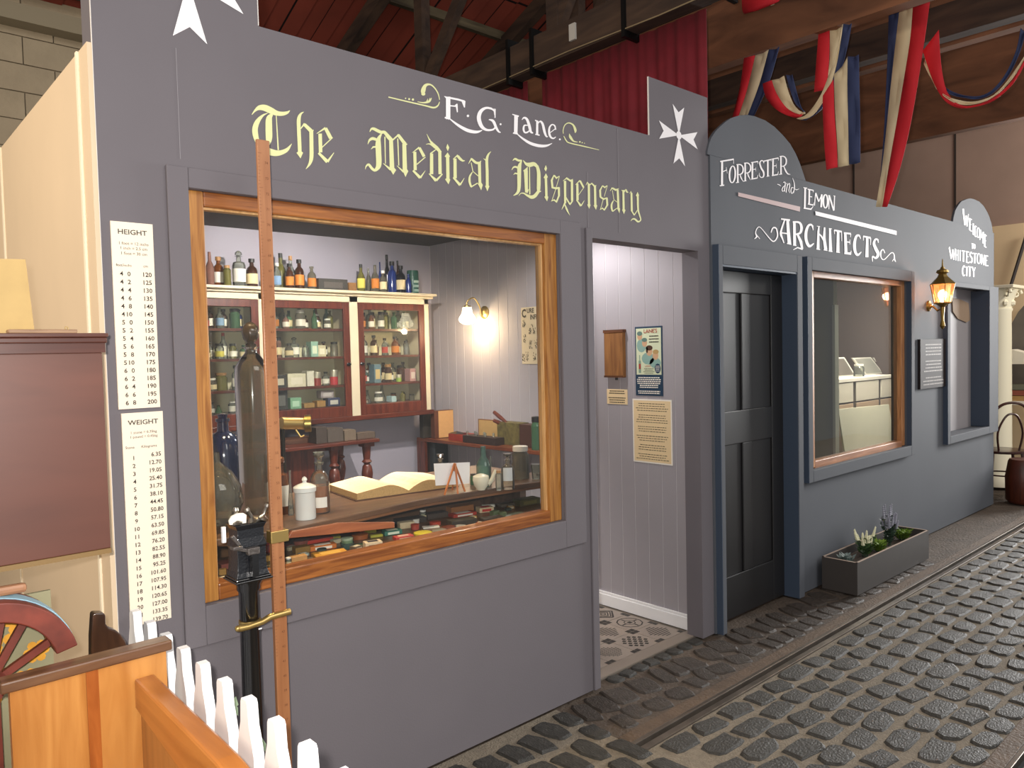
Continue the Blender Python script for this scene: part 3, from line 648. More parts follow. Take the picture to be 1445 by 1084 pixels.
# ================================================================== PAINTED SIGNS (traced stroke by stroke on the shop fronts)
wf=bpy.data.objects['wall_front']
A=Script(lambda x,y:on_y(x,y,0),(0,-.0012,0))
A.win(345,135,9.033)
A.st((92,243,8),(135,190,28),(190,155,62),(260,158,80),(340,195,80),(410,225,62),(480,232,52),(540,218,36),(577,190,6))
A.st((295,224,6),(230,255,28),(165,330,60),(133,420,72),(140,510,70),(165,590,55),(205,650,45),(285,702,85),(380,732,78),(460,728,62),(540,690,45),(600,615,5))
A.st((352,240,30),(312,290,75),(308,400,85),(310,540,82),(302,610,50),(288,652,8)).st((402,248,10),(428,695,18))
A.st((755,208,5),(715,235,28),(690,300,48),(690,420,48),(698,600,48),(703,730,46)).poly([(660,730),(685,710),(722,710),(745,728),(712,802)])
A.st((712,425,12),(765,355,24)).st((760,368,40),(845,450,50)).st((838,465,44),(878,440,10)).st((848,440,50),(851,640,50),(850,790,50),(828,870,34),(780,937,5))
A.st((918,485,8),(1030,412,26)).st((962,485,46),(968,725,46)).st((1030,415,42),(1098,545,48)).st((1120,535,14),(985,662,12)).st((942,730,30),(1055,845,46)).st((1055,845,32),(1138,728,8))
A.win(505,170,11.29)
A.st((185,185,6),(210,140,30),(250,135,46),(310,165,50),(370,190,50),(420,190,48),(480,260,62),(545,330,62))
A.st((372,215,20),(330,290,60),(320,380,88),(325,500,88),(330,700,85),(300,770,60),(260,795,42),(215,760,42),(170,705,38),(130,730,22),(115,780,5))
A.st((155,382,5),(180,320,32),(230,290,48),(300,310,40)).st((205,460,5),(240,425,28),(290,420,30)).st((427,260,18),(435,690,14)).st((400,685,8),(520,785,40))
A.st((525,325,62),(540,780,74)).poly([(503,770),(570,748),(608,790),(560,868)]).st((550,315,22),(650,225,28)).st((640,232,46),(752,382,56)).st((740,395,44),(785,376,8))
A.st((632,290,18),(648,720,16)).st((620,722,8),(725,822,30)).st((735,375,62),(745,800,70)).poly([(710,800),(775,768),(800,810),(755,902)])
A.st((862,516,6),(975,430,26)).st((903,500,48),(910,795,50)).st((975,436,44),(1052,578,48)).st((1072,585,16),(935,702,16)).st((876,798,32),(990,915,46)).st((990,918,32),(1072,800,6))
A.win(595,180,11.29)
A.st((78,103,5),(128,205,24),(170,260,42),(240,330,55),(300,400,42)).st((65,270,6),(120,262,18),(180,290,40),(240,340,40)).st((220,355,14),(135,418,22)).st((155,415,52),(155,745,54)).st((285,375,50),(290,745,52)).st((112,735,12),(228,848,50)).st((226,848,36),(328,742,18))
A.poly([(407,260),(436,320),(413,380),(386,320)]).st((410,440,52),(415,830,52)).poly([(410,398),(449,462),(410,495),(361,462)]).poly([(370,825),(412,795),(454,828),(425,907)])
A.st((495,507,8),(575,440,26)).st((572,455,40),(610,500,42),(650,530,30),(686,528,8)).st((528,495,50),(530,810,52)).st((500,795,28),(610,918,44)).st((608,918,28),(677,806,6))
A.st((743,577,8),(795,490,26)).st((790,500,32),(860,560,40),(915,560,30),(945,530,6)).st((915,550,48),(925,920,45)).poly([(890,895),(945,875),(970,915),(945,1002)]).st((785,560,12),(812,700,14)).st((812,700,12),(900,775,14)).st((805,710,14),(765,780,28),(760,860,35),(785,945,30)).st((780,950,22),(890,885,14))
A.st((1102,383,5),(1060,430,28),(1035,520,44),(1040,700,45),(1042,940,45)).st((982,495,6),(1030,530,26)).poly([(1006,935),(1040,908),(1077,935),(1045,1017)])
A.win(715,215,11.29)
A.st((90,135,5),(130,105,30),(180,130,34),(240,135,28)).st((260,128,8),(300,180,38),(360,200,70),(430,188,62),(480,225,45)).st((478,215,45),(505,320,55),(507,500,60),(507,610,50),(545,622,8)).st((510,610,45),(450,690,55),(395,715,55),(330,690,35),(270,655,20),(220,655,12),(188,695,5))
A.st((235,140,12),(200,220,58),(195,350,62),(192,560,54),(168,645,42),(103,690,8)).st((75,285,5),(105,240,25),(150,235,30),(185,265,25)).st((103,357,5),(130,335,24),(185,345,25)).st((330,235,8),(300,300,62)).st((302,290,62),(312,640,46)).poly([(258,292),(330,235),(330,310),(285,330)]).st((360,235,14),(364,672,20)).st((312,645,36),(352,585,6))
A.poly([(620,203),(640,258),(620,307),(595,265)]).st((620,400,38),(630,720,38)).poly([(622,335),(652,395),(620,435),(583,405)]).poly([(594,710),(630,685),(660,710),(640,784)])
A.st((748,362,12),(712,455,34)).st((714,450,32),(725,560,34)).st((750,368,26),(790,412,32),(838,378,8)).st((838,385,9),(785,560,9)).st((712,560,24),(785,575,36),(838,562,20)).st((828,560,34),(830,690,32)).st((832,685,28),(785,800,24)).st((790,790,24),(750,758,24),(703,782,6)).st((780,580,10),(715,775,10))
A.st((893,458,6),(960,405,22)).st((955,415,28),(1010,455,32),(1052,428,8)).st((925,455,38),(928,810,34)).st((1035,440,36),(1038,775,36)).st((1045,775,20),(1000,835,24)).st((1002,830,22),(932,710,22)).st((928,800,30),(905,850,22),(873,914,4)).st((920,820,12),(950,900,28),(975,955,18),(1004,1005,3))
A.st((1090,520,6),(1165,448,22)).st((1122,495,35),(1125,765,38)).st((1165,455,30),(1222,562,28)).st((1228,558,9),(1140,682,9)).st((1108,758,18),(1180,855,34)).st((1180,855,22),(1234,768,5))
A.win(800,235,11.29)
A.st((298,300,6),(322,252,24),(345,290,24)).st((345,275,34),(348,620,34)).poly([(318,610),(345,588),(374,612),(352,674)]).st((355,300,16),(390,270,24),(440,320,30)).st((440,315,26),(465,298,6)).st((443,310,35),(450,630,36)).poly([(420,622),(452,598),(480,622),(460,692)])
A.st((565,302,12),(520,390,28)).st((525,385,30),(530,490,30)).st((570,312,24),(600,335,28),(640,303,8)).st((640,310,8),(590,480,8)).st((525,485,26),(580,520,30),(640,500,18)).st((632,500,30),(640,620,30)).st((640,615,26),(588,700,20)).st((590,690,22),(560,665,22),(518,692,5)).st((575,520,9),(530,680,9))
A.st((683,392,6),(720,338,22)).st((722,345,28),(775,375,32),(824,352,8)).st((805,370,32),(818,680,34)).poly([(796,670),(825,648),(844,675),(832,744)]).st((720,380,9),(745,530,9)).st((745,530,9),(805,575,10)).st((740,540,12),(710,600,26),(708,660,30),(722,715,24)).st((722,718,18),(800,660,10))
A.st((863,375,6),(900,405,24)).st((895,375,30),(900,700,34)).poly([(873,690),(900,668),(930,695),(905,760)]).st((905,410,14),(935,370,22),(950,405,26),(977,412,5))
A.st((993,430,6),(1015,400,18),(1025,440,26)).st((1025,420,30),(1030,710,32)).st((1020,695,18),(1070,775,22)).st((1068,778,16),(1122,692,12)).st((1120,408,6),(1125,470,30),(1130,680,28),(1155,780,22),(1172,850,18),(1130,880,26),(1080,840,26),(1040,840,18),(1013,872,4)).poly([(1093,465),(1122,408),(1147,460),(1122,492)])
# yellow flourishes
A.win(540,105,9.03)
A.st((517,262,20),(512,215,58),(540,145,40),(600,130,20),(660,175,16),(705,250,14),(722,325,10)).dot(515,250,27,22).st((722,350,8),(700,400,18),(645,425,22),(540,400,18),(300,345,16),(70,290,14)).st((440,350,6),(520,362,18),(590,345,28),(620,300,5)).st((560,350,20),(572,310,4)).st((590,345,22),(600,300,4)).dot(290,306,9).dot(335,316,13).dot(383,322,15)
A.win(690,145,9.03)
A.st((1095,385,10),(1098,350,32),(1070,285,22),(1015,258,14),(965,285,12),(942,350,10),(945,395,8)).st((950,425,10),(980,480,14),(1020,512,14),(1200,555,14),(1400,602,6)).st((1020,395,4),(1035,440,32),(1075,490,18),(1130,502,5)).dot(1155,500,11).dot(1185,510,8).dot(1213,517,6)
A.mb.build('blackletter_lettering',LETY,wf)
B=Script(lambda x,y:on_y(x,y,0),(0,-.0012,0))
B.win(540,105,9.03)
B.st((832,285,56),(832,572,56)).poly([(778,278),(808,282),(838,305),(825,330)]).st((830,296,24),(950,320,24),(1040,345,24)).poly([(1000,340),(1052,340),(1046,425),(1032,420)]).st((850,400,16),(940,408,18)).poly([(915,395),(942,372),(952,378),(956,480),(944,488),(930,420)]).st((788,550,20),(850,568,24)).st((850,566,12),(960,650,32),(1080,715,42),(1190,735,36),(1266,713,8)).dot(1083,530,16)
B.st((1425,480,10),(1385,440,24),(1310,430,30),(1245,475,45),(1222,560,52),(1255,660,46),(1320,708,30),(1400,705,22),(1435,670,18)).st((1432,440,10),(1428,555,14))
B.win(690,145,9.03)
B.st((60,75,10),(70,120,20),(72,160,14)).st((-5,215,10),(50,235,34),(90,320,32),(120,368,22),(147,380,10)).dot(145,275,13)
B.st((293,148,12),(378,175,20)).st((343,165,48),(338,388,45)).st((303,386,18),(365,398,20)).st((350,393,10),(430,460,25),(530,520,36),(640,550,38),(730,548,28),(802,518,6))
B.st((417,218,8),(445,192,22),(482,215,32),(512,300,36),(530,370,30),(560,388,12)).st((500,292,8),(450,290,20),(437,340,25),(455,380,22),(490,375,20),(525,340,8))
B.st((583,223,12),(622,242,22)).st((612,232,26),(610,405,30)).st((586,403,14),(642,415,16)).st((615,275,6),(650,238,20),(682,275,30),(705,370,32),(728,428,22),(750,433,8))
B.st((775,385,8),(845,330,12)).st((848,345,16),(835,295,18),(800,280,16),(768,320,22),(765,390,28),(785,440,24),(820,455,18),(850,435,8)).dot(900,468,12)
B.mb.build('white_lettering',LETW,wf)
# cross emblems
def cross(c,sx,sz,name):
    g=MB(); c=Vector(c)
    for a in range(4):
        u=Vector((math.cos(a*PI/2)*sx,0,math.sin(a*PI/2)*sz)); v=Vector((-math.sin(a*PI/2)*sx,0,math.cos(a*PI/2)*sz))
        g.poly([c+u*.10+v*.03,c+u*.10-v*.03,c+u-v*.30,c+u*.78]); g.poly([c+u*.10+v*.03,c+u*.78,c+u+v*.30])
    g.mi=0; g.poly([c+Vector((.14*sx*math.cos(k*PI/8),-.0004,.14*sz*math.sin(k*PI/8))) for k in range(16)])
    g.build(name,LETW,wf)
c=on_y(958,191,-.0015); cross(c,on_y(984,195,0).x-c.x,abs(on_y(960,233,0).z-on_y(958,191,0).z),'white_cross')
cross((.263,-.0015,2.665),.165,.172,'white_cross')
# architects lettering
wa=wall_arch
B=Script(lambda x,y:on_y(x,y,AY),(0,-.0015,0))
B.win(1005,215,11.115)
def Rr(dx,dy,last=False):
    B.st((395+dx,190+dy,24),(397+dx,470+dy,24)).st((375+dx,195+dy,12),(440+dx,195+dy,18),(478+dx,240+dy,22),(475+dx,310+dy,22),(440+dx,345+dy,16),(395+dx,350+dy,10))
    if last: B.st((440+dx,345+dy,14),(465+dx,410+dy,22),(500+dx,465+dy,20),(545+dx,478+dy,5))
    else: B.st((430+dx,345+dy,12),(447+dx,400+dy,20),(480+dx,458+dy,6))
    B.st((368+dx,478+dy,12),(415+dx,470+dy,12))
def Ee(dx,dy): B.st((628+dx,155+dy,26),(625+dx,415+dy,26)).st((603+dx,162+dy,12),(714+dx,145+dy,20)).st((714+dx,145+dy,10),(712+dx,185+dy,5)).st((635+dx,270+dy,12),(677+dx,265+dy,12)).st((678+dx,235+dy,5),(680+dx,302+dy,5)).st((608+dx,422+dy,14),(695+dx,405+dy,20)).st((712+dx,355+dy,5),(700+dx,412+dy,14))
B.st((152,140,30),(150,520,32)).st((120,145,20),(335,110,24)).st((330,105,10),(332,180,6)).st((165,305,14),(225,275,14)).st((215,235,6),(233,332,6)).st((113,526,16),(183,516,18))
B.ring(312,347,46,132,26,-6); Rr(0,0); Rr(118,-24); Ee(0,0)
B.st((802,172,6),(795,140,14),(765,132,18),(742,170,22),(762,245,26),(795,300,28),(805,345,24),(795,385,20),(765,395,14),(738,372,12),(733,322,5))
B.st((805,140,18),(925,113,20)).st((808,172,4),(808,130,10)).st((921,145,4),(923,108,10)).st((868,130,26),(868,370,26)).st((848,380,12),(892,370,12)); Ee(322,-55); Rr(678,-130,True)
B.st((1015,500,6),(1045,510,14),(1075,530,6)).st((1108,475,8),(1132,468,14),(1142,500,16),(1130,600,16),(1145,612,6)).st((1135,520,8),(1105,550,14),(1092,590,14),(1105,612,10),(1130,590,6)).st((1165,480,8),(1175,510,14),(1155,632,14)).st((1172,530,6),(1202,488,12),(1212,520,14),(1198,600,14),(1216,640,5)).st((1272,560,10),(1242,555,12),(1230,610,16),(1248,648,10),(1275,600,8)).st((1255,400,5),(1280,480,14),(1285,560,16),(1270,642,10)).st((1290,575,6),(1320,590,12),(1360,572,5))
B.win(1055,260,6.283)
B.st((508,32,16),(505,212,16)).st((492,30,8),(526,36,9)).st((494,212,10),(560,222,14),(580,195,4)).st((545,50,14),(543,172,14)).st((530,44,9),(580,55,10)).st((580,52,8),(578,72,4)).st((545,110,7),(570,113,7)).st((532,175,10),(580,186,11)).st((584,165,4),(580,188,6))
B.st((600,80,8),(590,190,8)).st((600,78,14),(628,155,12)).st((628,155,8),(655,92,8)).st((655,90,16),(650,205,16)).ring(688,152,20,60,16).st((720,100,8),(718,222,8)).st((720,98,15),(762,235,14)).st((768,104,9),(764,232,9)).st((710,100,6),(728,103,6)).st((758,103,6),(776,107,6))
B.st((325,320,12),(298,400,16),(292,440,20),(305,480,14),(320,522,8)).st((352,315,24),(358,420,28),(368,530,32)).st((293,308,12),(372,320,18)).st((300,432,10),(365,440,12)).st((345,525,8),(385,535,8))
B.st((412,340,24),(415,540,26)).st((398,335,14),(455,340,18),(475,380,24),(465,430,20),(425,445,12)).st((440,445,18),(470,510,26),(482,575,18)).st((486,578,14),(440,562,12),(402,582,6)).st((400,540,8),(430,545,8))
B.st((580,405,6),(565,362,16),(535,370,20),(515,430,26),(518,500,26),(545,550,24),(585,525,8)).st((578,365,6),(577,410,5))
B.st((630,372,10),(625,420,18),(622,575,26)).st((680,383,14),(676,480,24),(690,582,28)).st((625,435,10),(650,460,14),(675,505,12)).st((606,575,8),(640,580,8)).st((670,582,8),(705,588,8)).st((612,372,6),(640,376,6))
B.st((728,393,18),(733,592,28)).st((718,392,6),(745,396,6)).st((715,592,9),(750,598,9)).st((765,408,14),(832,422,16)).st((765,408,8),(768,442,4)).st((830,420,8),(832,505,4)).st((800,415,22),(798,600,28)).st((782,602,8),(815,606,8))
B.st((863,432,22),(870,612,26)).st((850,432,12),(912,440,16)).st((912,440,7),(910,470,4)).st((870,512,11),(905,514,11)).st((905,490,5),(905,535,5)).st((855,612,14),(915,616,22)).st((915,590,5),(912,620,8))
B.st((1000,485,5),(985,455,16),(960,465,20),(945,530,26),(952,600,24),(975,627,20),(1006,600,6)).st((1022,462,14),(1087,476,16)).st((1024,462,8),(1024,500,4)).st((1088,476,8),(1088,540,4)).st((1058,470,20),(1055,648,28))
B.st((1157,520,6),(1150,492,14),(1128,492,16),(1118,530,24),(1135,575,28),(1155,620,28),(1135,655,18),(1105,642,12),(1105,688,4))
B.st((57,485,4),(78,465,14),(68,430,8),(85,388,7),(115,388,6),(200,490,9),(235,505,10),(262,460,12),(252,395,12),(222,388,12),(205,430,8)).st((78,450,4),(105,485,6)).st((1215,612,7),(1200,580,9),(1180,600,12),(1182,650,9),(1210,668,7),(1270,610,7),(1295,620,9),(1300,665,12),(1312,690,4)).st((1300,655,8),(1280,685,4))
B.win(1330,280,6.774)
for s_ in (((195,100,16),(212,255,14)),((225,165,7),(212,258,7)),((225,165,15),(234,268,13)),((246,150,7),(234,268,7)),((258,190,15),(257,300,15)),((252,190,9),(278,205,9)),((258,245,7),(272,252,7)),((255,302,9),(280,316,9)),((292,240,13),(290,345,13)),((288,343,9),(310,352,9)),((325,275,8),(310,268,12),(306,315,14),(310,358,12),(324,366,8)),((360,300,7),(356,398,7)),((360,300,13),(374,380,10)),((374,380,7),(388,322,7)),((388,322,13),(386,430,13)),((402,342,14),(401,460,14)),((398,345,8),(420,360,8)),((402,400,6),(414,408,6)),((398,458,8),(418,470,8)),
  ((285,432,14),(285,482,13)),((275,432,9),(298,438,9)),
  ((60,468,9),(70,470,9)),((63,470,15),(82,578,12)),((96,492,7),(83,578,7)),((96,488,14),(106,588,12)),((119,480,7),(107,588,7)),((127,488,12),(126,592,12)),((147,492,12),(147,598,12)),((127,540,7),(147,544,7)),((166,495,12),(166,598,12)),((180,500,9),(216,506,9)),((198,502,13),(198,606,13)),((229,508,13),(227,612,13)),((222,508,9),(252,514,9)),((229,556,7),(246,559,7)),((222,610,9),(254,616,9)),((284,532,7),(272,515,11),(260,540,13),(280,575,14),(276,612,12),(256,604,8)),((290,524,9),(326,530,9)),((308,526,13),(306,622,13)),((371,536,8),(370,632,8)),((371,534,14),(393,638,12)),((396,540,8),(394,636,8)),((411,548,13),(409,642,13)),((406,547,9),(434,553,9)),((411,592,7),(426,594,7)),((404,640,9),(436,645,9)),
  ((216,662,8),(202,646,12),(188,690,14),(198,738,12),(216,730,7)),((231,652,13),(230,744,13)),((244,652,9),(277,657,9)),((259,653,13),(258,747,13)),((283,655,13),(296,702,10)),((311,660,8),(296,702,8)),((296,700,13),(296,752,13))): B.st(*s_)
B.ring(340,328,13,48,11); B.ring(304,460,7,22,7); B.ring(345,576,17,48,12)
B.mb.build('white_lettering',LETW,wa)
Bb=Script(lambda x,y:on_y(x,y,AY),(0,-.004,0)); Bb.win(1055,260,6.283); Bb.poly([(595,240),(1316,415),(1316,452),(597,276)]); Bb.mb.build('white_strip',LETW,wa)
Bb=Script(lambda x,y:on_y(x,y,AY),(0,-.004,0)); Bb.win(1005,215,11.115); Bb.poly([(398,630),(1370,855),(1366,932),(398,690)]); Bb.mb.build('pink_strip',mat('dusty_pink_strip','#b69a98',.6),wa)
# ------------------------------------------------------------------ text with the built-in letter shapes
UX=(1,0,0); UZ=(0,0,1)
def board(name,label,q,fn_rows,th=.006):
    (x0,x1,z0,z1)=q; g=MB(); g.box(x0,x1,-.0,-th,z0,z1); o=g.build(name,mat('chart_cream','#efe0ca',.6),origin=((x0+x1)/2,-th,z0)); tag(o,label,'sign')
    t=MB(); fn_rows(t,-th-.0008); t.build('printed_text',INK,o); return o
def rows1(t,y):
    text(t,'HEIGHT',.0195,(.079,y,1.907),UX,UZ,'CENTER',1.12,.012)
    for s_,z in (('1 foot = 12 inchs',1.878),('1 inch = 2.5 cm',1.8645),('1 foot = 30 cm',1.850)): text(t,s_,.0115,(.081,y,z),UX,UZ,'CENTER')
    text(t,'feet/inchs',.0105,(.033,y,1.817),UX,UZ); text(t,'cm',.0105,(.104,y,1.817),UX,UZ)
    za=on_y(205,391,0).z; zb=on_y(215,569.5,0).z
    for k in range(17):
        z=za+(zb-za)*k/16; ft=4+(k//6); inch=(k%6)*2
        text(t,str(ft),.0175,(.042,y,z),UX,UZ,'LEFT',1,.016); text(t,str(inch),.0175,(.070,y,z),UX,UZ,'RIGHT' if inch>9 else 'RIGHT',1,.016); text(t,str(120+5*k),.0175,(.126,y,z),UX,UZ,'RIGHT',1,.016)
def rows2(t,y):
    text(t,'WEIGHT',.019,(.086,y,1.372),UX,UZ,'CENTER',1.1,.012)
    for s_,z in (('1 stone = 6.35kg',1.3465),('1 pound = 0.45kg',1.334)): text(t,s_,.0105,(.086,y,z),UX,UZ,'CENTER')
    text(t,'Stone',.0105,(.036,y,1.3055),UX,UZ); text(t,'Kilograms',.0105,(.078,y,1.305),UX,UZ)
    za=on_y(184,647.5,0).z; zb=on_y(195,874,0).z-.004
    za=on_y(216,643.5,0).z; zb=on_y(226,874,0).z
    vals=['%.2f'%(6.35*k) for k in range(1,22)]; vals[-1]='133.35'; vals.append('139.70')
    for k in range(22):
        z=za+(zb-za)*k/21; text(t,vals[k],.0168,(.131,y,z),UX,UZ,'RIGHT',.95,.016)
    for k in range(21):
        z=za+(zb-za)*(k+.15)/21.2; text(t,str(k+1),.0165,(.057,y,z-.002),UX,UZ,'CENTER',1,.016)
board('height_chart','cream printed height conversion chart, upper of the two boards on the shop corner',(.024,.134,1.418,1.941),rows1)
board('weight_chart','cream printed weight conversion chart, lower of the two boards on the shop corner',(.030,.140,.800,1.406),rows2)
def wordlines(mb,o,u,v,w,h,n,lh,seed,align='c',gap=()):
    """rows of tiny words, each a dark dash"""
    r=random.Random(seed); o=Vector(o);u=Vector(u);v=Vector(v)
    for k in range(n):
        if k in gap: continue
        L=w*r.uniform(.72,.98); x=(w-L)/2 if align=='c' else 0; end=x+L; z=h-(k+.7)*h/n
        while x<end:
            ww=r.uniform(.02,.07)*w+.003; ww=min(ww,end-x)
            p=o+u*x+v*z; mb.poly([p,p+u*ww,p+u*ww+v*lh,p+v*lh]); x+=ww+.018*w
# ------------------------------------------------------------------ things on the doorway wall
def wallrect(name,label,cat,y0,y1,z0,z1,m,th=.003,x=XR):
    g=MB(); g.box(x-th,x-.0002,y1,y0,z0,z1); o=g.build(name,m,origin=(x-th,(y0+y1)/2,z0)); return tag(o,label,cat)
UY=(0,-1,0)
o=wallrect('wooden_wall_panel','small weathered wooden panel hung left of the poster in the doorway','panel',.685,.545,1.395,1.668,wood('weathered_oak','#9a6a3a','#6e4424','z',8,.7,8),.028)
f=MB(); f.box(XR-.031,XR-.0,.69,.54,1.655,1.672); f.box(XR-.031,XR-.0,.688,.546,1.391,1.402); f.build('panel_batten',wood('dark_batten','#6b3f22','#40220f','y',8,.7,8),o)
f=MB(); f.box(XR-.012,XR-.008,.618,.612,1.375,1.392); f.box(XR-.012,XR-.008,.607,.601,1.375,1.392); f.build('hook',BLACK,o)
o=wallrect('small_notice','small cream notice below the wooden panel in the doorway','notice',.692,.536,1.232,1.320,PAPER)
f=MB(); wordlines(f,(XR-.0035,.685,1.236),UY,UZ,.142,.08,6,.006,3,gap=(2,)); f.build('printed_text',INK,o)
o=wallrect('long_notice','tall cream typed notice with a white border, below the poster in the doorway','notice',.498,.222,.902,1.268,mat('paper_white_border','#efe8dc',.8))
f=MB(); f.poly([(XR-.0034,.490,.910),(XR-.0034,.230,.910),(XR-.0034,.230,1.260),(XR-.0034,.490,1.260)]); f.build('cream_sheet',PAPER,o)
f=MB(); wordlines(f,(XR-.004,.480,.92),UY,UZ,.24,.33,25,.0034,4,gap=(4,9,13,17,21)); f.build('printed_text',INK,o)
o=wallrect('advertising_poster','advertising poster with four smiling heads and a bottle, navy text block beneath','poster',.472,.280,1.288,1.682,INKB)
X_=XR-.0036
def R(mb,y0,y1,z0,z1,k=0): mb.poly([(X_-k*.0003,y0,z0),(X_-k*.0003,y1,z0),(X_-k*.0003,y1,z1),(X_-k*.0003,y0,z1)])
def El(mb,y,z,a,b,k=0,n=12): mb.poly([(X_-k*.0003,y+a*math.cos(j*2*PI/n),z+b*math.sin(j*2*PI/n)) for j in range(n)])
f=MB(); R(f,.464,.288,1.408,1.672); f.build('picture_ground',mat('poster_cream','#cfd6b4',.7),o)
f=MB()
for (y,z,a,b) in ((.437,1.626,.018,.021),(.403,1.588,.018,.022),(.370,1.540,.022,.026),(.327,1.517,.020,.026)): El(f,y,z,a,b,2)
f.build('faces',mat('poster_skin','#c9a07c',.7),o)
f=MB(); El(f,.437,1.643,.019,.013,3); El(f,.403,1.606,.019,.012,3); 
f.build('grey_hair',mat('poster_hair_grey','#5f7a70',.7),o)
f=MB(); El(f,.370,1.560,.024,.015,3); El(f,.386,1.548,.008,.018,3); f.build('dark_hair',mat('poster_hair_dark','#4a3020',.7),o)
f=MB(); El(f,.325,1.537,.021,.013,3); f.build('fair_hair',mat('poster_hair_fair','#b3925c',.7),o)
f=MB(); El(f,.425,1.575,.034,.04,1); El(f,.38,1.50,.045,.035,1); El(f,.33,1.475,.04,.03,1); f.build('clothes',mat('poster_teal','#86a79c',.7),o)
f=MB(); R(f,.447,.431,1.418,1.488,3); R(f,.442,.436,1.488,1.520,3); f.build('bottle_print',mat('poster_bottle','#7f9a86',.7),o)
f=MB(); R(f,.446,.432,1.44,1.47,4); text(f,"LANE'S",.031,(X_-.002,.408,1.645),UY,UZ,'LEFT',1.0,.01); text(f,"LANES",.012,(X_-.002,.402,1.453),UY,UZ,'LEFT',1.2,.01); f.build('red_lettering',mat('poster_red','#a5382c',.7),o)
f=MB(); wordlines(f,(X_-.001,.378,1.585),UY,UZ,.082,.05,3,.006,8); wordlines(f,(X_-.001,.415,1.412),UY,UZ,.08,.035,4,.003,9); f.build('printed_text',INK,o)
f=MB(); El(f,.313,1.443,.021,.028,3); f.build('navy_roundel',INKB,o)
f=MB(); wordlines(f,(X_-.001,.462,1.296),UY,UZ,.172,.10,9,.006,10,gap=(6,)); wordlines(f,(X_-.0016,.329,1.425),UY,UZ,.032,.036,4,.003,12); f.build('white_print',PAPERW,o)
# influenza poster inside
o=wallrect('influenza_poster','cream poster of inked figures headed CURE INFLUENZA on the boarded wall','poster',1.432,1.09,1.474,1.850,mat('old_poster','#cfc0a0',.8))
f=MB(); Xp=XR-.0045
text(f,'C',.075,(Xp,1.425,1.785),UY,UZ,'LEFT',.8,.04); text(f,'URE',.042,(Xp,1.375,1.812),UY,UZ,'LEFT',.9,.03); text(f,'INFLUENZA',.044,(Xp,1.345,1.768),UY,UZ,'LEFT',.85,.03)
r_=random.Random(9)
for (y,z,hh) in ((1.405,1.74,.05),(1.405,1.64,.055),(1.345,1.70,.06),(1.31,1.70,.065),(1.265,1.70,.06),(1.345,1.60,.055),(1.295,1.60,.06),(1.24,1.60,.055),(1.415,1.515,.055),(1.38,1.52,.06),(1.31,1.515,.06),(1.26,1.515,.06),(1.2,1.7,.05),(1.2,1.52,.05)):
    for j in range(16):
        a=y+r_.uniform(-.012,.014); b=z+r_.uniform(-hh*.5,hh*.45); w=r_.uniform(.002,.006); h_=r_.uniform(.004,.014); f.poly([(Xp,a,b),(Xp,a-w,b+r_.uniform(-.004,.004)),(Xp,a-w*.8,b+h_),(Xp,a+.002,b+h_*.9)])
f.build('inked_print',mat('poster_ink','#4c4436',.8),o)
# ================================================================== DISPENSARY FURNITURE
CZ=.95; TZ=.825
COUNT=wood('counter_wood','#6f5038','#4a3222','x',5,.4,8,coat=.2)
g1=[on_z(px,py,CZ) for px,py in ((330,757),(405,747),(500,726),(600,704),(690,690),(775,677.5))]
g1.append(Vector((2.02,g1[-1].y+.0,CZ)))
cnt=thing('display_counter','long dark wooden counter behind the window, holding the open book and glassware','counter',(1.1,.5,0))
f=MB(); f.prism([(p.x,p.y,CZ-.024) for p in g1]+[(2.02,.86,CZ-.024),(.12,.86,CZ-.024),(.12,g1[0].y,CZ-.024)],(0,0,1),.024); f.build('worktop',COUNT,cnt,bevel=.004)
f=MB(); f.prism([(p.x,p.y+.004,CZ-.034) for p in g1]+[(2.01,.5,CZ-.034),(.12,.5,CZ-.034)],(0,0,1),.010); f.build('worktop_moulding',wood('counter_edge','#8a5c38','#5c3a22','x',5,.35,8,coat=.3),cnt)
MB().box(.12,2.02,.78,.82,0,CZ-.024).build('back_panel',COUNT,cnt)
for xx in (.14,1.96): MB().box(xx,xx+.04,.46,.78,0,CZ-.034).build('side_panel',COUNT,cnt)
dsp=thing('display_shelf','low wooden shelf just inside the window bearing small tins and boxes','shelf',(1.0,.3,0))
MB().box(.06,1.94,.105,.46,TZ-.022,TZ).build('shelf_board',COUNT,dsp)
for xx in (.10,1.0,1.88): MB().box(xx,xx+.04,.12,.45,0,TZ-.022).build('support',COUNT,dsp)
# ---- bottle kinds (unit height, unit diameter)
KINDS={'round':[(.5,0),(.5,.60),(.42,.70),(.20,.78),(.17,.92),(.25,.93),(.25,1)],
'jar':[(.5,0),(.5,.72),(.40,.80),(.38,.86)],'tall':[(.5,0),(.5,.52),(.40,.62),(.2,.74),(.17,1)],
'flask':[(.46,0),(.5,.05),(.17,.72),(.16,.95),(.22,1)],'stopper':[(.5,0),(.5,.58),(.42,.68),(.18,.72),(.16,.84),(.30,.85)],'vial':[(.5,0),(.5,.80),(.34,.86),(.34,.93)],'tumbler':[(.36,0),(.5,1)]}
GC={'amber':('#8a4f22',.50,'amber glass'),'brown':('#4a2a18',.35,'dark brown glass'),'green':('#5f8a66',.55,'green glass'),'clear':('#e4e8e0',.88,'clear glass'),'blue':('#2f4590',.40,'cobalt blue glass'),'smoke':('#a8a290',.74,'smoky glass'),'olive':('#8f8a4a',.55,'olive glass'),'rose':('#b98c7c',.6,'rosy glass'),'black':('#1c1a1e',.15,'black glass'),'teal':('#8fb8ae',.78,'pale teal glass')}
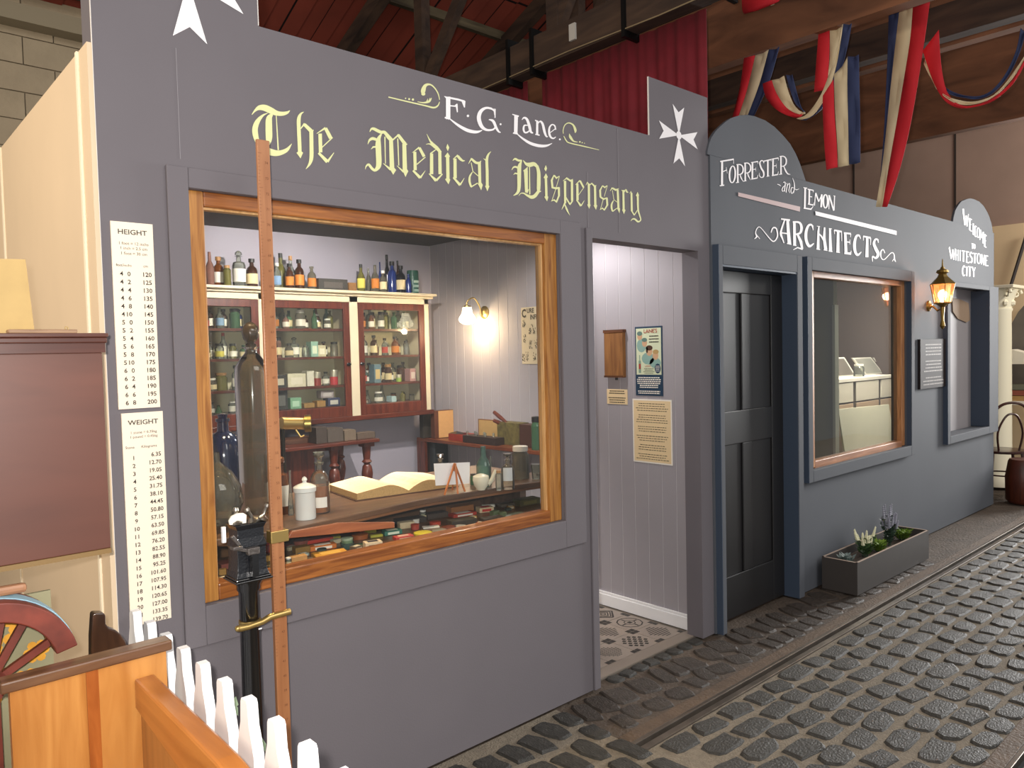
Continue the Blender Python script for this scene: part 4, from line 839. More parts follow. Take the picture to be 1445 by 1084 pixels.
LC={'w':('#e6e2d6','white'),'o':('#c97a2e','orange'),'y':('#cfc257','yellow'),'c':('#d8c79c','cream'),'r':('#b3453a','red'),'b':('#7f9fc0','pale blue'),'n':None}
CAPC={'k':('#1a1818','black'),'w':('#e4e0d8','white'),'c':('#a57a4a','cork'),'g':None,'r':('#a83228','red')}
PROTO={}
def bottle_proto(kind,g,l,cp):
    key=(kind,g,l,cp)
    if key in PROTO: return PROTO[key],False
    col,cl,_=GC[g]; t=thing('glass_bottle' if kind not in('jar','tumbler') else ('glass_jar' if kind=='jar' else 'glass_tumbler'),None,None)
    pr=KINDS[kind]; MB().lathe(pr,n=12).build('glass_body',glass('glass_'+g,col,cl),t,smooth=True)
    if LC[l]: MB().lathe([(.508,.14),(.508,.14+(.36 if kind!='vial' else .5))],n=12,cap=False).build('paper_label',mat('label_'+l,LC[l][0],.7,noise=.12,nscale=60),t,smooth=True)
    if kind=='stopper': MB().lathe([(.15,.84),(.15,.87),(.28,.90),(.24,.96),(.10,1),(0,1)],n=10).build('glass_stopper',glass('glass_'+g,col,cl),t,smooth=True)
    elif kind=='jar': MB().lathe([(.42,.84),(.44,.85),(.44,.99),(.40,1),(0,1)],n=12).build('lid',mat('cap_'+(cp if cp!='g' else 'k'),(CAPC[cp] or CAPC['k'])[0],.5),t,smooth=True)
    elif cp!='g' and kind in('round','tall','vial','flask'):
        r0=.27 if kind=='round' else (.2 if kind in('tall','flask') else .37); MB().lathe([(r0,.90),(r0,1.03),(0,1.03)],n=10).build('cap',mat('cap_'+cp,CAPC[cp][0],.5),t,smooth=True)
    PROTO[key]=t; return t,True
def bottle(kind,g,l,cp,loc,w,h,label,group=None,cat='bottle'):
    p,new=bottle_proto(kind,g,l,cp); o=p if new else copy_tree(p)
    place(o,loc,random.uniform(-.4,.4),(w,w,h)); 
    if 'group' in o: del o['group']
    return tag(o,label,cat,group)
def boxitem(name,col,loc,sx,sy,sz,rz,label,cat='box',lab=None,group=None,lid=None):
    g=MB(); g.box(-sx/2,sx/2,-sy/2,sy/2,0,sz*(.75 if lid else 1)); o=g.build(name,mat('card_'+col.strip('#'),col,.65,noise=.12,nscale=50),origin=(0,0,0),bevel=.0012)
    if lid: MB().box(-sx/2-.001,sx/2+.001,-sy/2-.001,sy/2+.001,sz*.72,sz).build('lid',mat('card_'+lid.strip('#'),lid,.6),o)
    if lab:
        q=MB(); q.box(-sx*.32,sx*.32,-sy/2-.0012,-sy/2,sz*.2,sz*.72); q.box(-sx*.30,sx*.30,-sy*.3,sy*.3,sz,sz+.0008); q.build('paper_label',mat('card_'+lab.strip('#'),lab,.7),o)
    place(o,loc,rz); return tag(o,label,cat,group)
def tinitem(col,loc,r,h,label,rim='#b8b2a2',group=None,top=None):
    g=MB(); g.lathe([(r,0),(r,h*.9)],n=18); o=g.build('round_tin',mat('card_'+col.strip('#'),col,.4,noise=.1,nscale=40),origin=(0,0,0),smooth=True)
    MB().lathe([(r*1.03,h*.55),(r*1.03,h*.96),(r*.98,h),(0,h)],n=18).build('lid',mat('tinlid_'+(top or rim).strip('#'),top or rim,.35,metal=0 if top else .6),o,smooth=True)
    place(o,loc); return tag(o,label,'tin',group)
# ---- wall cabinet
cb=thing('wall_cabinet','cream wall cabinet with three glazed mahogany doors full of medicine bottles','cabinet',(1.8,2.33,1.1))
cx0,cx1=.80,2.70; cyf,cyb=2.21,YB-.002
zs=[on_y(540,p,2.215).z for p in (464,501.4,540.4,569)]; zt=1.955
CB_IN=mat('cabinet_inside_cream','#ddd6b8',.7)
MB().box(cx0,cx1,cyb-.012,cyb,1.13,zt).build('back_panel',CB_IN,cb)
f=MB(); f.box(cx0,cx1+.03,cyf-.02,cyb,1.955,1.972); f.box(cx0,cx1+.045,cyf-.05,cyb,1.972,1.99); f.box(cx0,cx1,cyf-.002,cyf+.02,1.915,1.955); f.build('cornice',CREAM,cb,bevel=.003)
for (a,b) in ((2.05,2.113),(1.418,1.47),(2.663,2.70)): MB().box(a,b,cyf-.002,cyb-.012,1.15,1.955).build('cream_stile',CREAM,cb,bevel=.002)
f=MB(); f.box(cx0,cx1+.02,cyf-.01,cyb,1.118,1.150); f.build('base_rail',MAHOG,cb,bevel=.003)
for k,z in enumerate(zs[:3]): MB().box(cx0,2.66,cyf+.022,cyb-.012,z-.016,z).build('shelf',MAHOG,cb)
MB().box(cx0,2.66,cyf+.022,cyb-.012,zs[3]-.02,zs[3]).build('shelf',MAHOG,cb)
CG=glass('cabinet_pane','#f2f3ec',.985,.01,1.1)
bays=((.83,1.418),(1.47,2.05),(2.113,2.663))
for k,(a,b) in enumerate(bays):
    d=[]
    f=MB(); st=.046
    f.box(a,a+st,cyf,cyf+.02,1.15,1.913); f.box(b-st,b,cyf,cyf+.02,1.15,1.913); f.box(a+st,b-st,cyf,cyf+.02,1.15,zs[3]-.002); f.box(a+st,b-st,cyf,cyf+.02,1.868,1.913)
    dr=f.build('door',MAHOGZ,cb,bevel=.002)
    ORG[dr.name]=ORG[cb.name]
    MB().poly([(a+st,cyf+.010,zs[3]),(b-st,cyf+.010,zs[3]),(b-st,cyf+.010,1.87),(a+st,cyf+.010,1.87)]).build('pane',CG,dr)
    hx=b-.02 if k<2 else a+.02
    MB().lathe([(.012,0),(.012,.004),(.006,.008),(.006,.016),(.011,.02),(.008,.026),(0,.027)],(hx,cyf,1.50),10,(0,-1,0)).build('knob',BLACK,dr,smooth=True)
# ---- items on top of the cabinet
ord_=['first','second','third','fourth','fifth','sixth','seventh','eighth','ninth','tenth','eleventh','twelfth','thirteenth']
def top_item(px,py0,py1,wpx,y=2.27,zb=1.9905):
    a=on_y(px,py0,y); b=on_y(px,py1,y); return Vector((a.x,y,zb)),b.z-a.z,wpx*mpp(a)*.93
for (px,p0,p1,w,k,g,l,c,y,lab) in (
 (297,402,354,13,'tall','rose','n','g',2.27,'tall dusty pink bottle at the left end of the cabinet top'),
 (309,402,361,16,'round','amber','w','c',2.30,'amber bottle with a white label on the cabinet top, left of the ruler'),
 (321,402.5,374,12,'vial','olive','n','c',2.24,'small olive jar before the amber bottle on the cabinet top'),
 (338,403,352,20,'stopper','clear','w','g',2.27,'clear apothecary bottle with large glass stopper and white label on the cabinet top'),
 (356,404,364,17,'round','brown','c','k',2.29,'dark bottle with a cream label on the cabinet top, just left of the ruler'),
 (391.5,405.5,371,12,'round','clear','b','w',2.24,'slim bottle with white and blue label on the cabinet top, right of the ruler'),
 (397,405,355,15,'tall','olive','n','k',2.33,'tall olive green bottle on the cabinet top, right of the ruler'),
 (411,406,359,14,'tall','clear','n','c',2.34,'tall clear bottle behind two orange labelled bottles on the cabinet top'),
 (409,406.5,372,12.5,'round','brown','o','k',2.25,'first dark bottle with orange and blue label right of the ruler'),
 (423,407,366,14,'round','brown','o','k',2.26,'larger dark bottle with orange and blue label, middle of three'),
 (440.5,408,375,13,'round','smoke','o','g',2.26,'pale bottle with orange and blue label, last of three beside the dark box'),
 (510,412,374,12,'tall','olive','y','k',2.26,'olive bottle with long yellow label on the cabinet top'),
 (520.5,412,376,8,'tall','smoke','n','g',2.36,'clear bottle half hidden behind the orange labelled flask'),
 (530,412.5,374,12,'tall','smoke','o','g',2.24,'flask with bright orange label on the cabinet top'),
 (537,411,366,5,'tall','blue','n','g',2.34,'narrow dark blue bottle neck behind the cream labelled bottle'),
 (541,413,383,11,'round','smoke','c','w',2.23,'bottle with long cream label on the cabinet top'),
 (547,412,357,10,'tall','black','n','k',2.40,'tallest black wine bottle on the cabinet top'),
 (554,414,370,14,'round','blue','n','k',2.285,'broad dark blue and brown bottle on the cabinet top'),
 (562,413,366,7,'tall','brown','n','k',2.37,'tall brown bottle neck behind the twin labelled bottle'),
 (566,414,376,14,'round','black','c','k',2.25,'dark bottle with twin cream labels on the cabinet top'),
 (577,415,388,9,'round','blue','n','g',2.22,'small cobalt blue bottle before the green tin on the cabinet top')):
    loc,h,w_=top_item(px,p0,p1,w,y); bottle(k,g,l,c,loc,w_,h,lab)
def top_box(name,px0,px1,p0,p1,y,d,col,lab,lb=None):
    a=on_y(px0,p0,y); b=on_y(px1,p0,y); c=on_y(px0,p1,y); return boxitem(name,col,((a.x+b.x)/2,y+d/2,1.9905),b.x-a.x,d,c.z-a.z,0,lab,lab=lb)
top_box('metal_box',450,491,410,393.5,2.22,.10,'#3b3834','long dark worn box on the cabinet top','#56504a')
top_box('small_box',492.5,503.5,411,399,2.22,.05,'#8a6136','small tan box beside the long dark box on the cabinet top')
loc,h,w_=top_item(583,415,381,17,2.31); o=tinitem('#3f6f60',loc,w_/2,h,'dark green lettered tin at the right end of the cabinet top',top='#2f5a4c')
f=MB(); 
for k in range(3): f.box(-w_*.25,w_*.25,-w_/2-.003,-w_/2+.004,h*(.12+.18*k),h*(.22+.18*k))
f.build('tin_print',mat('tin_print_pale','#a9c2b4',.6),o)
# ---- items inside the cabinet
SH=('top','second','third','bottom'); BN=('left bay','middle bay','right bay')
def word_n(k,n): return ord_[k] if k<13 else 'last'
def fill(bay,row,items,zmax):
    a,b=bays[bay]; a+=.05; b-=.05
    if bay==0: a=1.10
    z=zs[row]+.0005; tot=sum(i[1] for i in items); gap=(b-a-tot)/max(len(items),1); x=a+gap/2
    for k,it in enumerate(items):
        w,h=it[1],min(it[2],zmax); y=2.315+(.03 if k%2 else -.02)
        where='%s from left, %s shelf, %s cabinet bay'%(ord_[k],SH[row],BN[bay].split()[0])
        if it[0]=='box':
            boxitem('carton',it[3],(x+w/2,2.30,z),w,.07,h,0,'%s carton, %s'%(it[4],where),lab=it[5] if len(it)>5 else None)
        elif it[0]=='tin': tinitem(it[3],(x+w/2,2.30,z),w/2,h,'%s round tin, %s'%(it[4],where))
        else:
            kd,g,l,c=it[0],it[3],it[4],it[5]
            cat='jar' if kd=='jar' else 'bottle'
            d=GC[g][2]+' '+cat+((' with %s label'%LC[l][1]) if LC[l] else '')
            bottle(kd,g,l,c,(x+w/2,y,z),w,h/(1.03 if c!='g' else 1),'%s, %s'%(d,where),None,cat)
        x+=w+gap
def auto(n,seed,wr,hr,kinds=('round','jar','vial','tall','stopper','round','vial')):
    r=random.Random(seed); out=[]
    for k in range(n):
        kd=r.choice(kinds); out.append((kd,r.uniform(*wr),r.uniform(*hr),r.choice(('clear','amber','green','smoke','clear','brown','teal','olive','clear')),r.choice('wcwronbywc'),r.choice('kwcgkwg')))
    return out
H0=1.868-zs[0]-.004; H1=zs[0]-zs[1]-.024
fill(0,0,[('jar',.05,.10,'black','r','k'),('round',.055,.13,'brown','w','g'),('tall',.05,.15,'clear','b','g'),('round',.05,.12,'brown','w','k'),('jar',.065,.14,'green','n','k'),('round',.045,.12,'blue','c','g')],H0)
fill(0,1,auto(3,3,(.045,.055),(.07,.12))+[('tall',.05,.16,'clear','w','r')]+auto(3,4,(.04,.05),(.08,.10)),H1)
fill(0,2,[('jar',.07,.08,'smoke','c','w'),('jar',.075,.11,'olive','n','c'),('round',.04,.15,'clear','w','k'),('vial',.04,.08,'clear','c','k')],H1)
fill(0,3,[('jar',.05,.075,'clear','w','k'),('flask',.05,.05,'green','n','g'),('vial',.05,.07,'clear','w','w'),('jar',.05,.05,'smoke','n','k')],H1)
fill(1,0,[('jar',.045,.11,'rose','r','k'),('tall',.045,.14,'clear','o','c'),('round',.045,.09,'rose','w','k'),('tall',.045,.12,'green','c','k'),('jar',.065,.13,'smoke','w','w'),('round',.045,.09,'brown','w','k'),('tall',.04,.13,'green','n','g'),('round',.05,.10,'brown','c','w'),('jar',.045,.07,'smoke','w','w'),('round',.045,.14,'olive','n','g')],H0)
fill(1,1,[('jar',.05,.13,'brown','c','w'),('jar',.05,.135,'rose','c','k'),('round',.055,.09,'smoke','c','k'),('stopper',.065,.13,'clear','w','g'),('vial',.045,.08,'clear','n','g'),('box',.05,.10,'#8fb3a4','pale green','#d8e0c8'),('box',.055,.075,'#c9bfa0','cream','#e8e2cc'),('round',.05,.10,'brown','w','k'),('jar',.05,.10,'smoke','n','k')],H1)
fill(1,2,[('box',.085,.08,'#2f2f30','black','#cfc6b2'),('box',.125,.085,'#cfc8b0','large cream','#ddd6c4'),('box',.05,.10,'#d9d5c6','white',None),('tin',.055,.09,'#8a2f28','dark red'),('round',.05,.09,'clear','w','k'),('tin',.055,.10,'#b8323a','bright red')],H1)
fill(1,3,[('box',.085,.125,'#343436','black lozenge','#6a6a68'),('box',.075,.07,'#7fb090','mint green','#b9dcc4'),('box',.075,.03,'#a9834c','tan',None),('box',.06,.04,'#b58a4e','orange brown',None),('box',.09,.055,'#3b4468','navy','#e2dfd8')],H1)
b1=boxitem('carton','#a69ba0',(1.90,2.30,zs[3]+.0565),.095,.06,.05,0,'lavender grey carton stacked on the navy carton in the cabinet middle bay',lab='#c9c0c2')
fill(2,0,[('vial',.04,.11,'clear','w','k'),('jar',.055,.12,'amber','o','k'),('round',.04,.11,'amber','w','k'),('vial',.045,.12,'rose','c','k'),('jar',.045,.13,'smoke','w','k'),('jar',.07,.14,'olive','n','k'),('round',.045,.12,'green','n','g'),('round',.045,.10,'green','w','g'),('flask',.045,.14,'clear','n','g'),('jar',.055,.12,'smoke','c','w')],H0)
fill(2,1,[('tall',.04,.15,'amber','o','k'),('round',.06,.14,'clear','w','g'),('round',.05,.14,'brown','c','k'),('tall',.045,.11,'rose','n','k'),('round',.045,.12,'clear','r','k'),('vial',.04,.09,'clear','w','w'),('round',.055,.13,'amber','o','k'),('tall',.05,.12,'rose','c','k'),('vial',.04,.10,'clear','n','k'),('tall',.04,.11,'blue','n','k')],H1)
fill(2,2,[('jar',.055,.11,'clear','r','k'),('jar',.05,.09,'teal','w','w'),('box',.055,.13,'#5f7b8a','slate blue','#c9b27c'),('jar',.055,.10,'amber','c','k'),('jar',.05,.13,'brown','c','c'),('round',.05,.10,'smoke','w','w'),('tin',.04,.05,'#8fae4a','lime green'),('jar',.06,.12,'brown','n','k'),('box',.05,.09,'#b98c8c','dusty pink','#d9c7c0')],H1)
fill(2,3,[('box',.05,.03,'#4a4540','dark grey','#8a8478'),('flask',.06,.09,'clear','n','g'),('jar',.06,.08,'clear','w','w'),('flask',.055,.13,'clear','n','g'),('box',.04,.04,'#a9c4cc','pale blue',None),('jar',.045,.06,'amber','c','k'),('round',.04,.07,'olive','n','g'),('vial',.035,.06,'rose','n','k'),('jar',.04,.045,'smoke','n','k')],H1)
# second row standing behind, higher on the third shelf of the right bay
for k,(x,g,c) in enumerate(((2.20,'clear','w'),(2.30,'amber','k'),(2.42,'brown','k'),(2.50,'clear','g'),(2.59,'olive','k'))):
    bottle('round',g,'c',c,(x,2.395,zs[2]+.0005),.05,.135,GC[g][2]+' bottle with cream label, %s in back row, third shelf, right cabinet bay'%ord_[k])
for k,(x,g,c) in enumerate(((1.55,'teal','k'),(1.66,'clear','c'),(1.78,'green','g'),(1.90,'amber','k'),(1.98,'teal','g'))):
    bottle('tall',g,'n',c,(x,2.395,zs[0]+.0005),.05,.155,GC[g][2]+' bottle, %s in back row, top shelf, middle cabinet bay'%ord_[k])
for k,(x,g,c) in enumerate(((2.20,'teal','k'),(2.32,'clear','c'),(2.45,'green','g'),(2.56,'clear','k'))):
    bottle('stopper',g,'n',c,(x,2.395,zs[0]+.0005),.055,.155,GC[g][2]+' stoppered bottle, %s in back row, top shelf, right cabinet bay'%ord_[k])
# ---- table with turned legs below the cabinet
tb=thing('side_table','dark mahogany side table with turned legs against the back wall','table',(1.5,2.2,0))
ztb=on_y(535,619,1.96).z; xte=on_y(536,620,1.96).x
MB().box(.95,xte,1.96,2.44,ztb-.022,ztb).build('table_top',MAHOG,tb,bevel=.004)
MB().box(1.0,xte-.05,2.40,2.42,ztb-.10,ztb-.022).build('apron',MAHOG,tb)
def leg(x,y):
    p=[(.022,0),(.03,.05),(.022,.30),(.030,.34),(.018,.38),(.034,.48),(.040,.56),(.030,.62),(.018,.64),(.036,.66),(.018,.68),(.030,.73),(.038,.78),(.030,.83),(.018,.845),(.034,.86),(.022,.875),(.030,ztb-.05)]
    g=MB(); g.lathe(p,(x,y,0),16); g.box(x-.038,x+.038,y-.038,y+.038,ztb-.05,ztb-.022); g.build('leg',MAHOGZ,tb,smooth=True)
for x in (1.05,xte-.06): 
    for y in (2.03,2.38): leg(x,y)
leg(xte-.30,2.03)
MB().box(1.0,xte-.42,2.06,2.10,.28,ztb-.022).build('front_panel',MAHOGZ,tb)
for k,(p0,p1,q,d,col,lab) in enumerate(((446,462,604,.10,'#3f352e','dark box on the side table below the cabinet, left of two'),(462,485,606,.12,'#4f463e','grey brown box on the side table, middle of the row'),(486,503,608,.10,'#6a5c4c','tan box on the side table, right of the row'),(504,530,612,.08,'#57493d','low flat box at the right end of the side table'))):
    a=on_y(p0,617,2.02); b=on_y(p1,617,2.02); c=on_y(p0,q,2.02); boxitem('storage_box',col,((a.x+b.x)/2,2.02+d/2,ztb+.001),b.x-a.x-.004,d,max(c.z-ztb,.02),0,lab,lab=None)
f=MB(); a=on_y(400,612,2.05); f.box(a.x-.2,a.x+.32,2.14,2.3,ztb+.001,ztb+.03); 
for k in range(12): f.box(a.x-.18+k*.04,a.x-.16+k*.04,2.139,2.14,ztb+.008,ztb+.022)
o=f.build('drawer_rack',wood('rack_wood','#5c3c2a','#3c241a','x',6,.5)); tag(o,'low rack of tiny drawers at the back of the side table','rack')
f=MB(); f.box(1.50,1.90,1.70,1.90,0,.36); o=f.build('low_chest',mat('brown_leatherette','#4f3a2c',.6),bevel=.01); f=MB(); f.box(1.49,1.91,1.69,1.91,.36,.385); f.build('lid',mat('dark_lid','#3a2a20',.5),o); tag(o,'low dark brown chest on the floor before the side table','chest')
# ---- shelf on the right wall
xs=2.70; pA=on_x(588,618,xs); pB=on_x(775,638,xs); SZ=(pA.z+pB.z)/2
sh=thing('wall_shelf','red brown shelf board along the right wall with an upright end near the corner','shelf',(2.8,1.8,SZ))
MB().box(xs,XR-.001,1.0,pA.y,SZ-.024,SZ).build('shelf_board',wood('shelf_redwood','#7a3f22','#4f2412','y',6,.4,8,coat=.2),sh,bevel=.002)
MB().box(xs+.0,xs+.022,pA.y-.10,pA.y,0.0,SZ-.024).build('end_upright',MAHOGZ,sh)
MB().box(xs+.022,XR-.001,pA.y-.02,pA.y,.55,SZ-.024).build('end_panel',mat('dark_shelf_panel','#3b2c24',.6),sh)
f=MB(); f.box(2.735,2.875,2.24,2.30,.55,SZ-.03); o=f.build('dark_bag',mat('dark_green_bag','#23282a',.6),bevel=.015); tag(o,'dark bag tucked under the left end of the wall shelf','bag')
f=MB(); f.box(xs+.03,XR-.02,2.0,pA.y-.02,.52,.55); o=f.build('bag_ledge',MAHOG); o.parent=None; tag(o,'narrow lower ledge under the left end of the wall shelf','shelf')
f=MB(); f.tube([(2.695,pA.y-.06,.72),(2.692,pA.y-.05,.76)],[.018,.012],8); 
SZ1=SZ+.0008
def shelf_box(name,col,px0,px1,py0,py1,x,lab,cat,m=None,d=.12,lb=None):
    """box standing on the shelf, its long face towards the room at x"""
    a=on_x(px0,py0,x); b=on_x(px1,py0,x); t=on_x(px0,py1,x)
    g=MB(); y0,y1=min(a.y,b.y),max(a.y,b.y); g.box(x,x+d,y0,y1,SZ1,SZ1+(t.z-a.z)); o=g.build(name,m or mat('c_'+name+col.strip('#'),col,.6,noise=.15,nscale=25),bevel=.002)
    return tag(o,lab,cat),(x,y0,y1,t.z-a.z)
# books at the corner: stand against the back wall
def book_y(px0,px1,py0,py1,y,col,pagec,lab,th):
    a=on_y(px0,py0,y); b=on_y(px1,py0,y); h=on_y(px0,py1,y).z-SZ1
    x0_,x1_=a.x,min(b.x,XR-.004)
    g=MB(); g.box(x0_,x1_,y,y+th,SZ1,SZ1+h); o=g.build('large_book',mat('book_'+col.strip('#'),col,.5,noise=.15,nscale=20),bevel=.003)
    if pagec:
        g=MB(); g.box(x0_+.035,x1_-.003,y-.001,y+.001,SZ1+.004,SZ1+h-.004); g.build('pages',mat('pages_'+pagec.strip('#'),pagec,.7,noise=.06,nscale=40),o)
    tag(o,lab,'book')
book_y(598,616,616,580,2.30,'#3a342c',None,'large dark bound book standing at the corner end of the wall shelf',.05)
book_y(614,644,619,580,2.20,'#5a3220','#c99a62','thick book with pale tan page edges standing on the wall shelf',.05)
o,_=shelf_box('red_box','#8f2f20',633,655,625,616,2.74,'open red box with a black ribbon across it on the wall shelf','box')
g=MB(); q=_; g.poly([(q[0]-.001,q[2],SZ1+q[3]+.002),(q[0]+.04,q[2]-.05,SZ1+q[3]+.018),(q[0]+.05,q[1]+.02,SZ1+q[3]+.004),(q[0]+.02,q[1],SZ1+q[3]+.014),(q[0]+.005,(q[1]+q[2])/2,SZ1+q[3]+.002)]); g.build('ribbon',BLACK,o)
o,q=shelf_box('slide_tray','#2c1d17',653,699,628,618,2.715,'low black brown wooden tray of tiny glass bottles on the wall shelf','tray',d=.08)
for k in range(6):
    bottle('vial','clear','n','g',(2.735+.03*(k%2),q[2]-.03-(q[2]-q[1])*.14*k,SZ1+q[3]+.0005),.016,.03,ord_[k]+' tiny clear bottle from the corner end of the black tray','tiny bottles in the black tray')
o,q=shelf_box('picture_box','#6a4326',675,699,617,587,2.86,'upright wooden backed cream paper panel behind the bottle tray','panel',d=.02)
g=MB(); g.box(q[0]-.002,q[0],q[1]-.03,q[2]-.012,SZ1+.004,SZ1+q[3]-.006); g.build('cream_paper',mat('aged_paper','#b08f5a',.8,noise=.08,nscale=30),o)
o,q=shelf_box('printed_crate','#5a4a28',702,733,629,598,2.80,'worn wooden crate with faded green and yellow print on the wall shelf','crate',d=.09,m=mat('crate_print','#5a5028',.7,noise=.5,nscale=30))
o2,q2=shelf_box('dark_crate','#44281e',733.5,753,630,599,2.80,'plain dark brown crate beside the printed crate on the wall shelf','crate',d=.09)
for k,(a,b) in enumerate((((697,582),(712,597)),((697,594),(709,600)))):
    A_=on_x(a[0],a[1],2.80); B_=on_x(b[0],b[1],2.80); B_.x=2.82; 
    B_.z=min(B_.z,SZ1+q[3]+.006); A_.z+=.002
    g=MB(); g.tube([A_,A_.lerp(B_,.5),B_],[.013,.015,.009],8); o=g.build('wooden_pestle',MAHOGZ,smooth=True); tag(o,('upper','lower')[k]+' turned wooden tool handle sticking out of the printed crate','tool')
for k,(px,top,w,g_,lab) in enumerate(((757,588,14,'green','dark green glass jar in front of the crate at the shelf end'),(771,591,15,'smoke','dark lidded jar at the right end of the wall shelf'))):
    p=on_x(px,634+k*2,2.755+.085*k); t=on_x(px,top,2.755+.085*k); bottle('jar','green' if k==0 else 'black','n','k',(2.755+.085*k,p.y,SZ1),w*mpp(p),t.z-SZ1,lab,None,'jar')
# ---- wall lamp
lm=thing('wall_lamp','lit bell shaped glass wall lamp on a curved brass arm against the boarded wall','lamp',(XR,1.82,1.84))
rc=on_x(684,441,XR)
f=MB(); f.lathe([(.046,0),(.044,.008),(.030,.018),(.014,.024),(0,.026)],rc,20,(-1,0,0)); f.build('wall_rose',BRASS,lm,smooth=True)
gx=2.765; gt=on_x(659,433,gx)
pts=[rc+Vector((-.02,.0,.0)),rc+Vector((-.03,.0,-.02)),rc+Vector((-.035,0,.0)),rc+Vector((-.04,.01,.045)),Vector(((rc.x+gx)/2-.01,(rc.y+gt.y)/2+.0,rc.z+.098)),Vector((gx+.02,gt.y-.01,gt.z+.055)),Vector((gx,gt.y,gt.z+.03)),Vector((gx,gt.y,gt.z))]
f=MB(); f.tube([Vector(p) for p in catmull([tuple(p) for p in pts],4)],.005,8); f.build('curved_arm',BRASS,lm,smooth=True)
f=MB(); f.lathe([(.012,.012),(.028,.006),(.030,-.004)],gt,14); f.build('shade_cap',BRASS,lm,smooth=True)
f=MB(); f.lathe([(.028,0),(.033,-.02),(.037,-.045),(.052,-.068),(.060,-.085),(.055,-.102),(.035,-.118),(.0,-.124)],gt,20); f.build('glass_shade',mat('lit_shade','#fff0d0',.3,emit=7),lm,smooth=True)
l=light('wall_lamp_light','POINT',gt+Vector((.0,-.0,-.06)),9,(1,.72,.42),.05)
l.location=gt+Vector((-.01,-.01,-.145)); l.data.shadow_soft_size=.02
# two downlights over the counter; two more added to brighten back wall and doorway
for k,(x,y) in enumerate(((.55,.42),(1.15,.46),(1.55,.98),(2.45,.75))):
    g=MB(); g.lathe([(.036,-.006),(.042,-.006),(.042,-.001),(.036,-.001)],(x,y,ZC),18,cap=False); o=g.build('recessed_downlight',CHROME,smooth=True)
    g=MB(); g.lathe([(.034,-.003),(0,-.003)],(x,y,ZC),18,cap=False); g.build('lens',mat('warm_lens','#ffd79a',.4,emit=10),o)
    tag(o,('warm round downlight above the left end of the counter','warm round downlight above the open book','added unseen downlight above the dispensary floor, brightening the back wall','added unseen downlight just inside the dispensary doorway, brightening the boarded wall')[k],'light')
    s_=light('downlight_beam','SPOT',(x,y,ZC-.02),(55,36,165,38)[k],((1,.74,.42),(1,.74,.42),(1,.93,.88),(1,.97,.98))[k],.03,target=((x+.06,y,0) if k!=2 else (1.35,2.3,.7))); s_.data.spot_size=math.radians((78,78,135,160)[k]); s_.data.spot_blend=.5
# ================================================================== ON THE COUNTER
CZ1=CZ+.0006
def on_counter(px,py): return on_z(px,py,CZ)
def hgt(p,px,pytop): 
    return on_y(px,pytop,p.y).z-CZ
def cbottle(px,pb,pt,w,k,g,l,c,lab,cat='bottle'):
    p=on_counter(px,pb); return bottle(k,g,l,c,(p.x,p.y,CZ1),w*mpp(p),hgt(p,px,pt)/(1.03 if c!='g' and k!='stopper' else 1),lab,None,cat)
# show carboy
pc=Vector((.655,.565,CZ1)); k_=mpp(pc)
car=thing('show_carboy','tall smoky glass apothecary cylinder with a ball stopper at the left of the counter','carboy',pc)
r0=23.5*k_; hb=on_y(352,490,pc.y).z-CZ; hs=on_y(352,430,pc.y).z-CZ
SG=glass('carboy_glass','#b5a68c',.86,.03,1.6)
MB().lathe([(r0*.97,0),(r0,.01),(r0,hb*.84),(r0*.93,hb*.885),(r0*.62,hb*.935),(r0*.36,hb*.965),(r0*.34,hb*.985),(r0*.52,hb)],pc,26,cap=False).build('cylinder',SG,car,smooth=True)
MB().lathe([(r0*.97,0.001),(0,.001)],pc,26,cap=False).build('base_glass',SG,car)
MB().lathe([(r0*.30,hb*.985),(r0*.34,hb+.008),(r0*.2,hb+.016),(r0*.42,hb+.03),(r0*.50,hb+.055),(r0*.42,hb+.078),(r0*.25,hb+.092),(0,hb+.10)],pc,18).build('ball_stopper',glass('stopper_dark','#5a4a36',.45,.03,2),car,smooth=True)
pb_=Vector((.60,.735,CZ1)); k_=mpp(pb_)
bl=thing('blue_carboy','large dark blue round shouldered glass carboy left behind the tall cylinder','carboy',pb_); r1=27*k_; hn=on_y(310,583,pb_.y).z-CZ
MB().lathe([(r1,0),(r1*1.0,hn*.55),(r1*.92,hn*.68),(r1*.6,hn*.77),(r1*.3,hn*.81),(r1*.28,hn*.90),(r1*.36,hn*.91),(r1*.36,hn*.94),(r1*.22,hn*.94),(r1*.26,hn*.985),(0,hn)],pb_,24).build('glass_body',glass('deep_blue_glass','#1f2a4c',.25,.04,2),bl,smooth=True)
pf=Vector((.435,.40,CZ1)); k_=mpp(pf); fl=thing('round_flask','big clear round bottomed glass flask beside the left window frame','flask',pf); rf=.095
MB().lathe([(.03,0),(rf*.7,.02),(rf,.09),(rf*.9,.15),(rf*.6,.20),(.02,.235),(.017,.27)],pf,22,cap=False).build('glass_bulb',glass('flask_glass','#d5d0bc',.90,.03,1.8),fl,smooth=True)
cbottle(399,725,644,20,'stopper','amber','w','g','round shouldered stoppered bottle with inked label right of the ruler')
cbottle(411,727,664,9,'flask','clear','n','g','thin clear pointed glass beside the white porcelain jar')
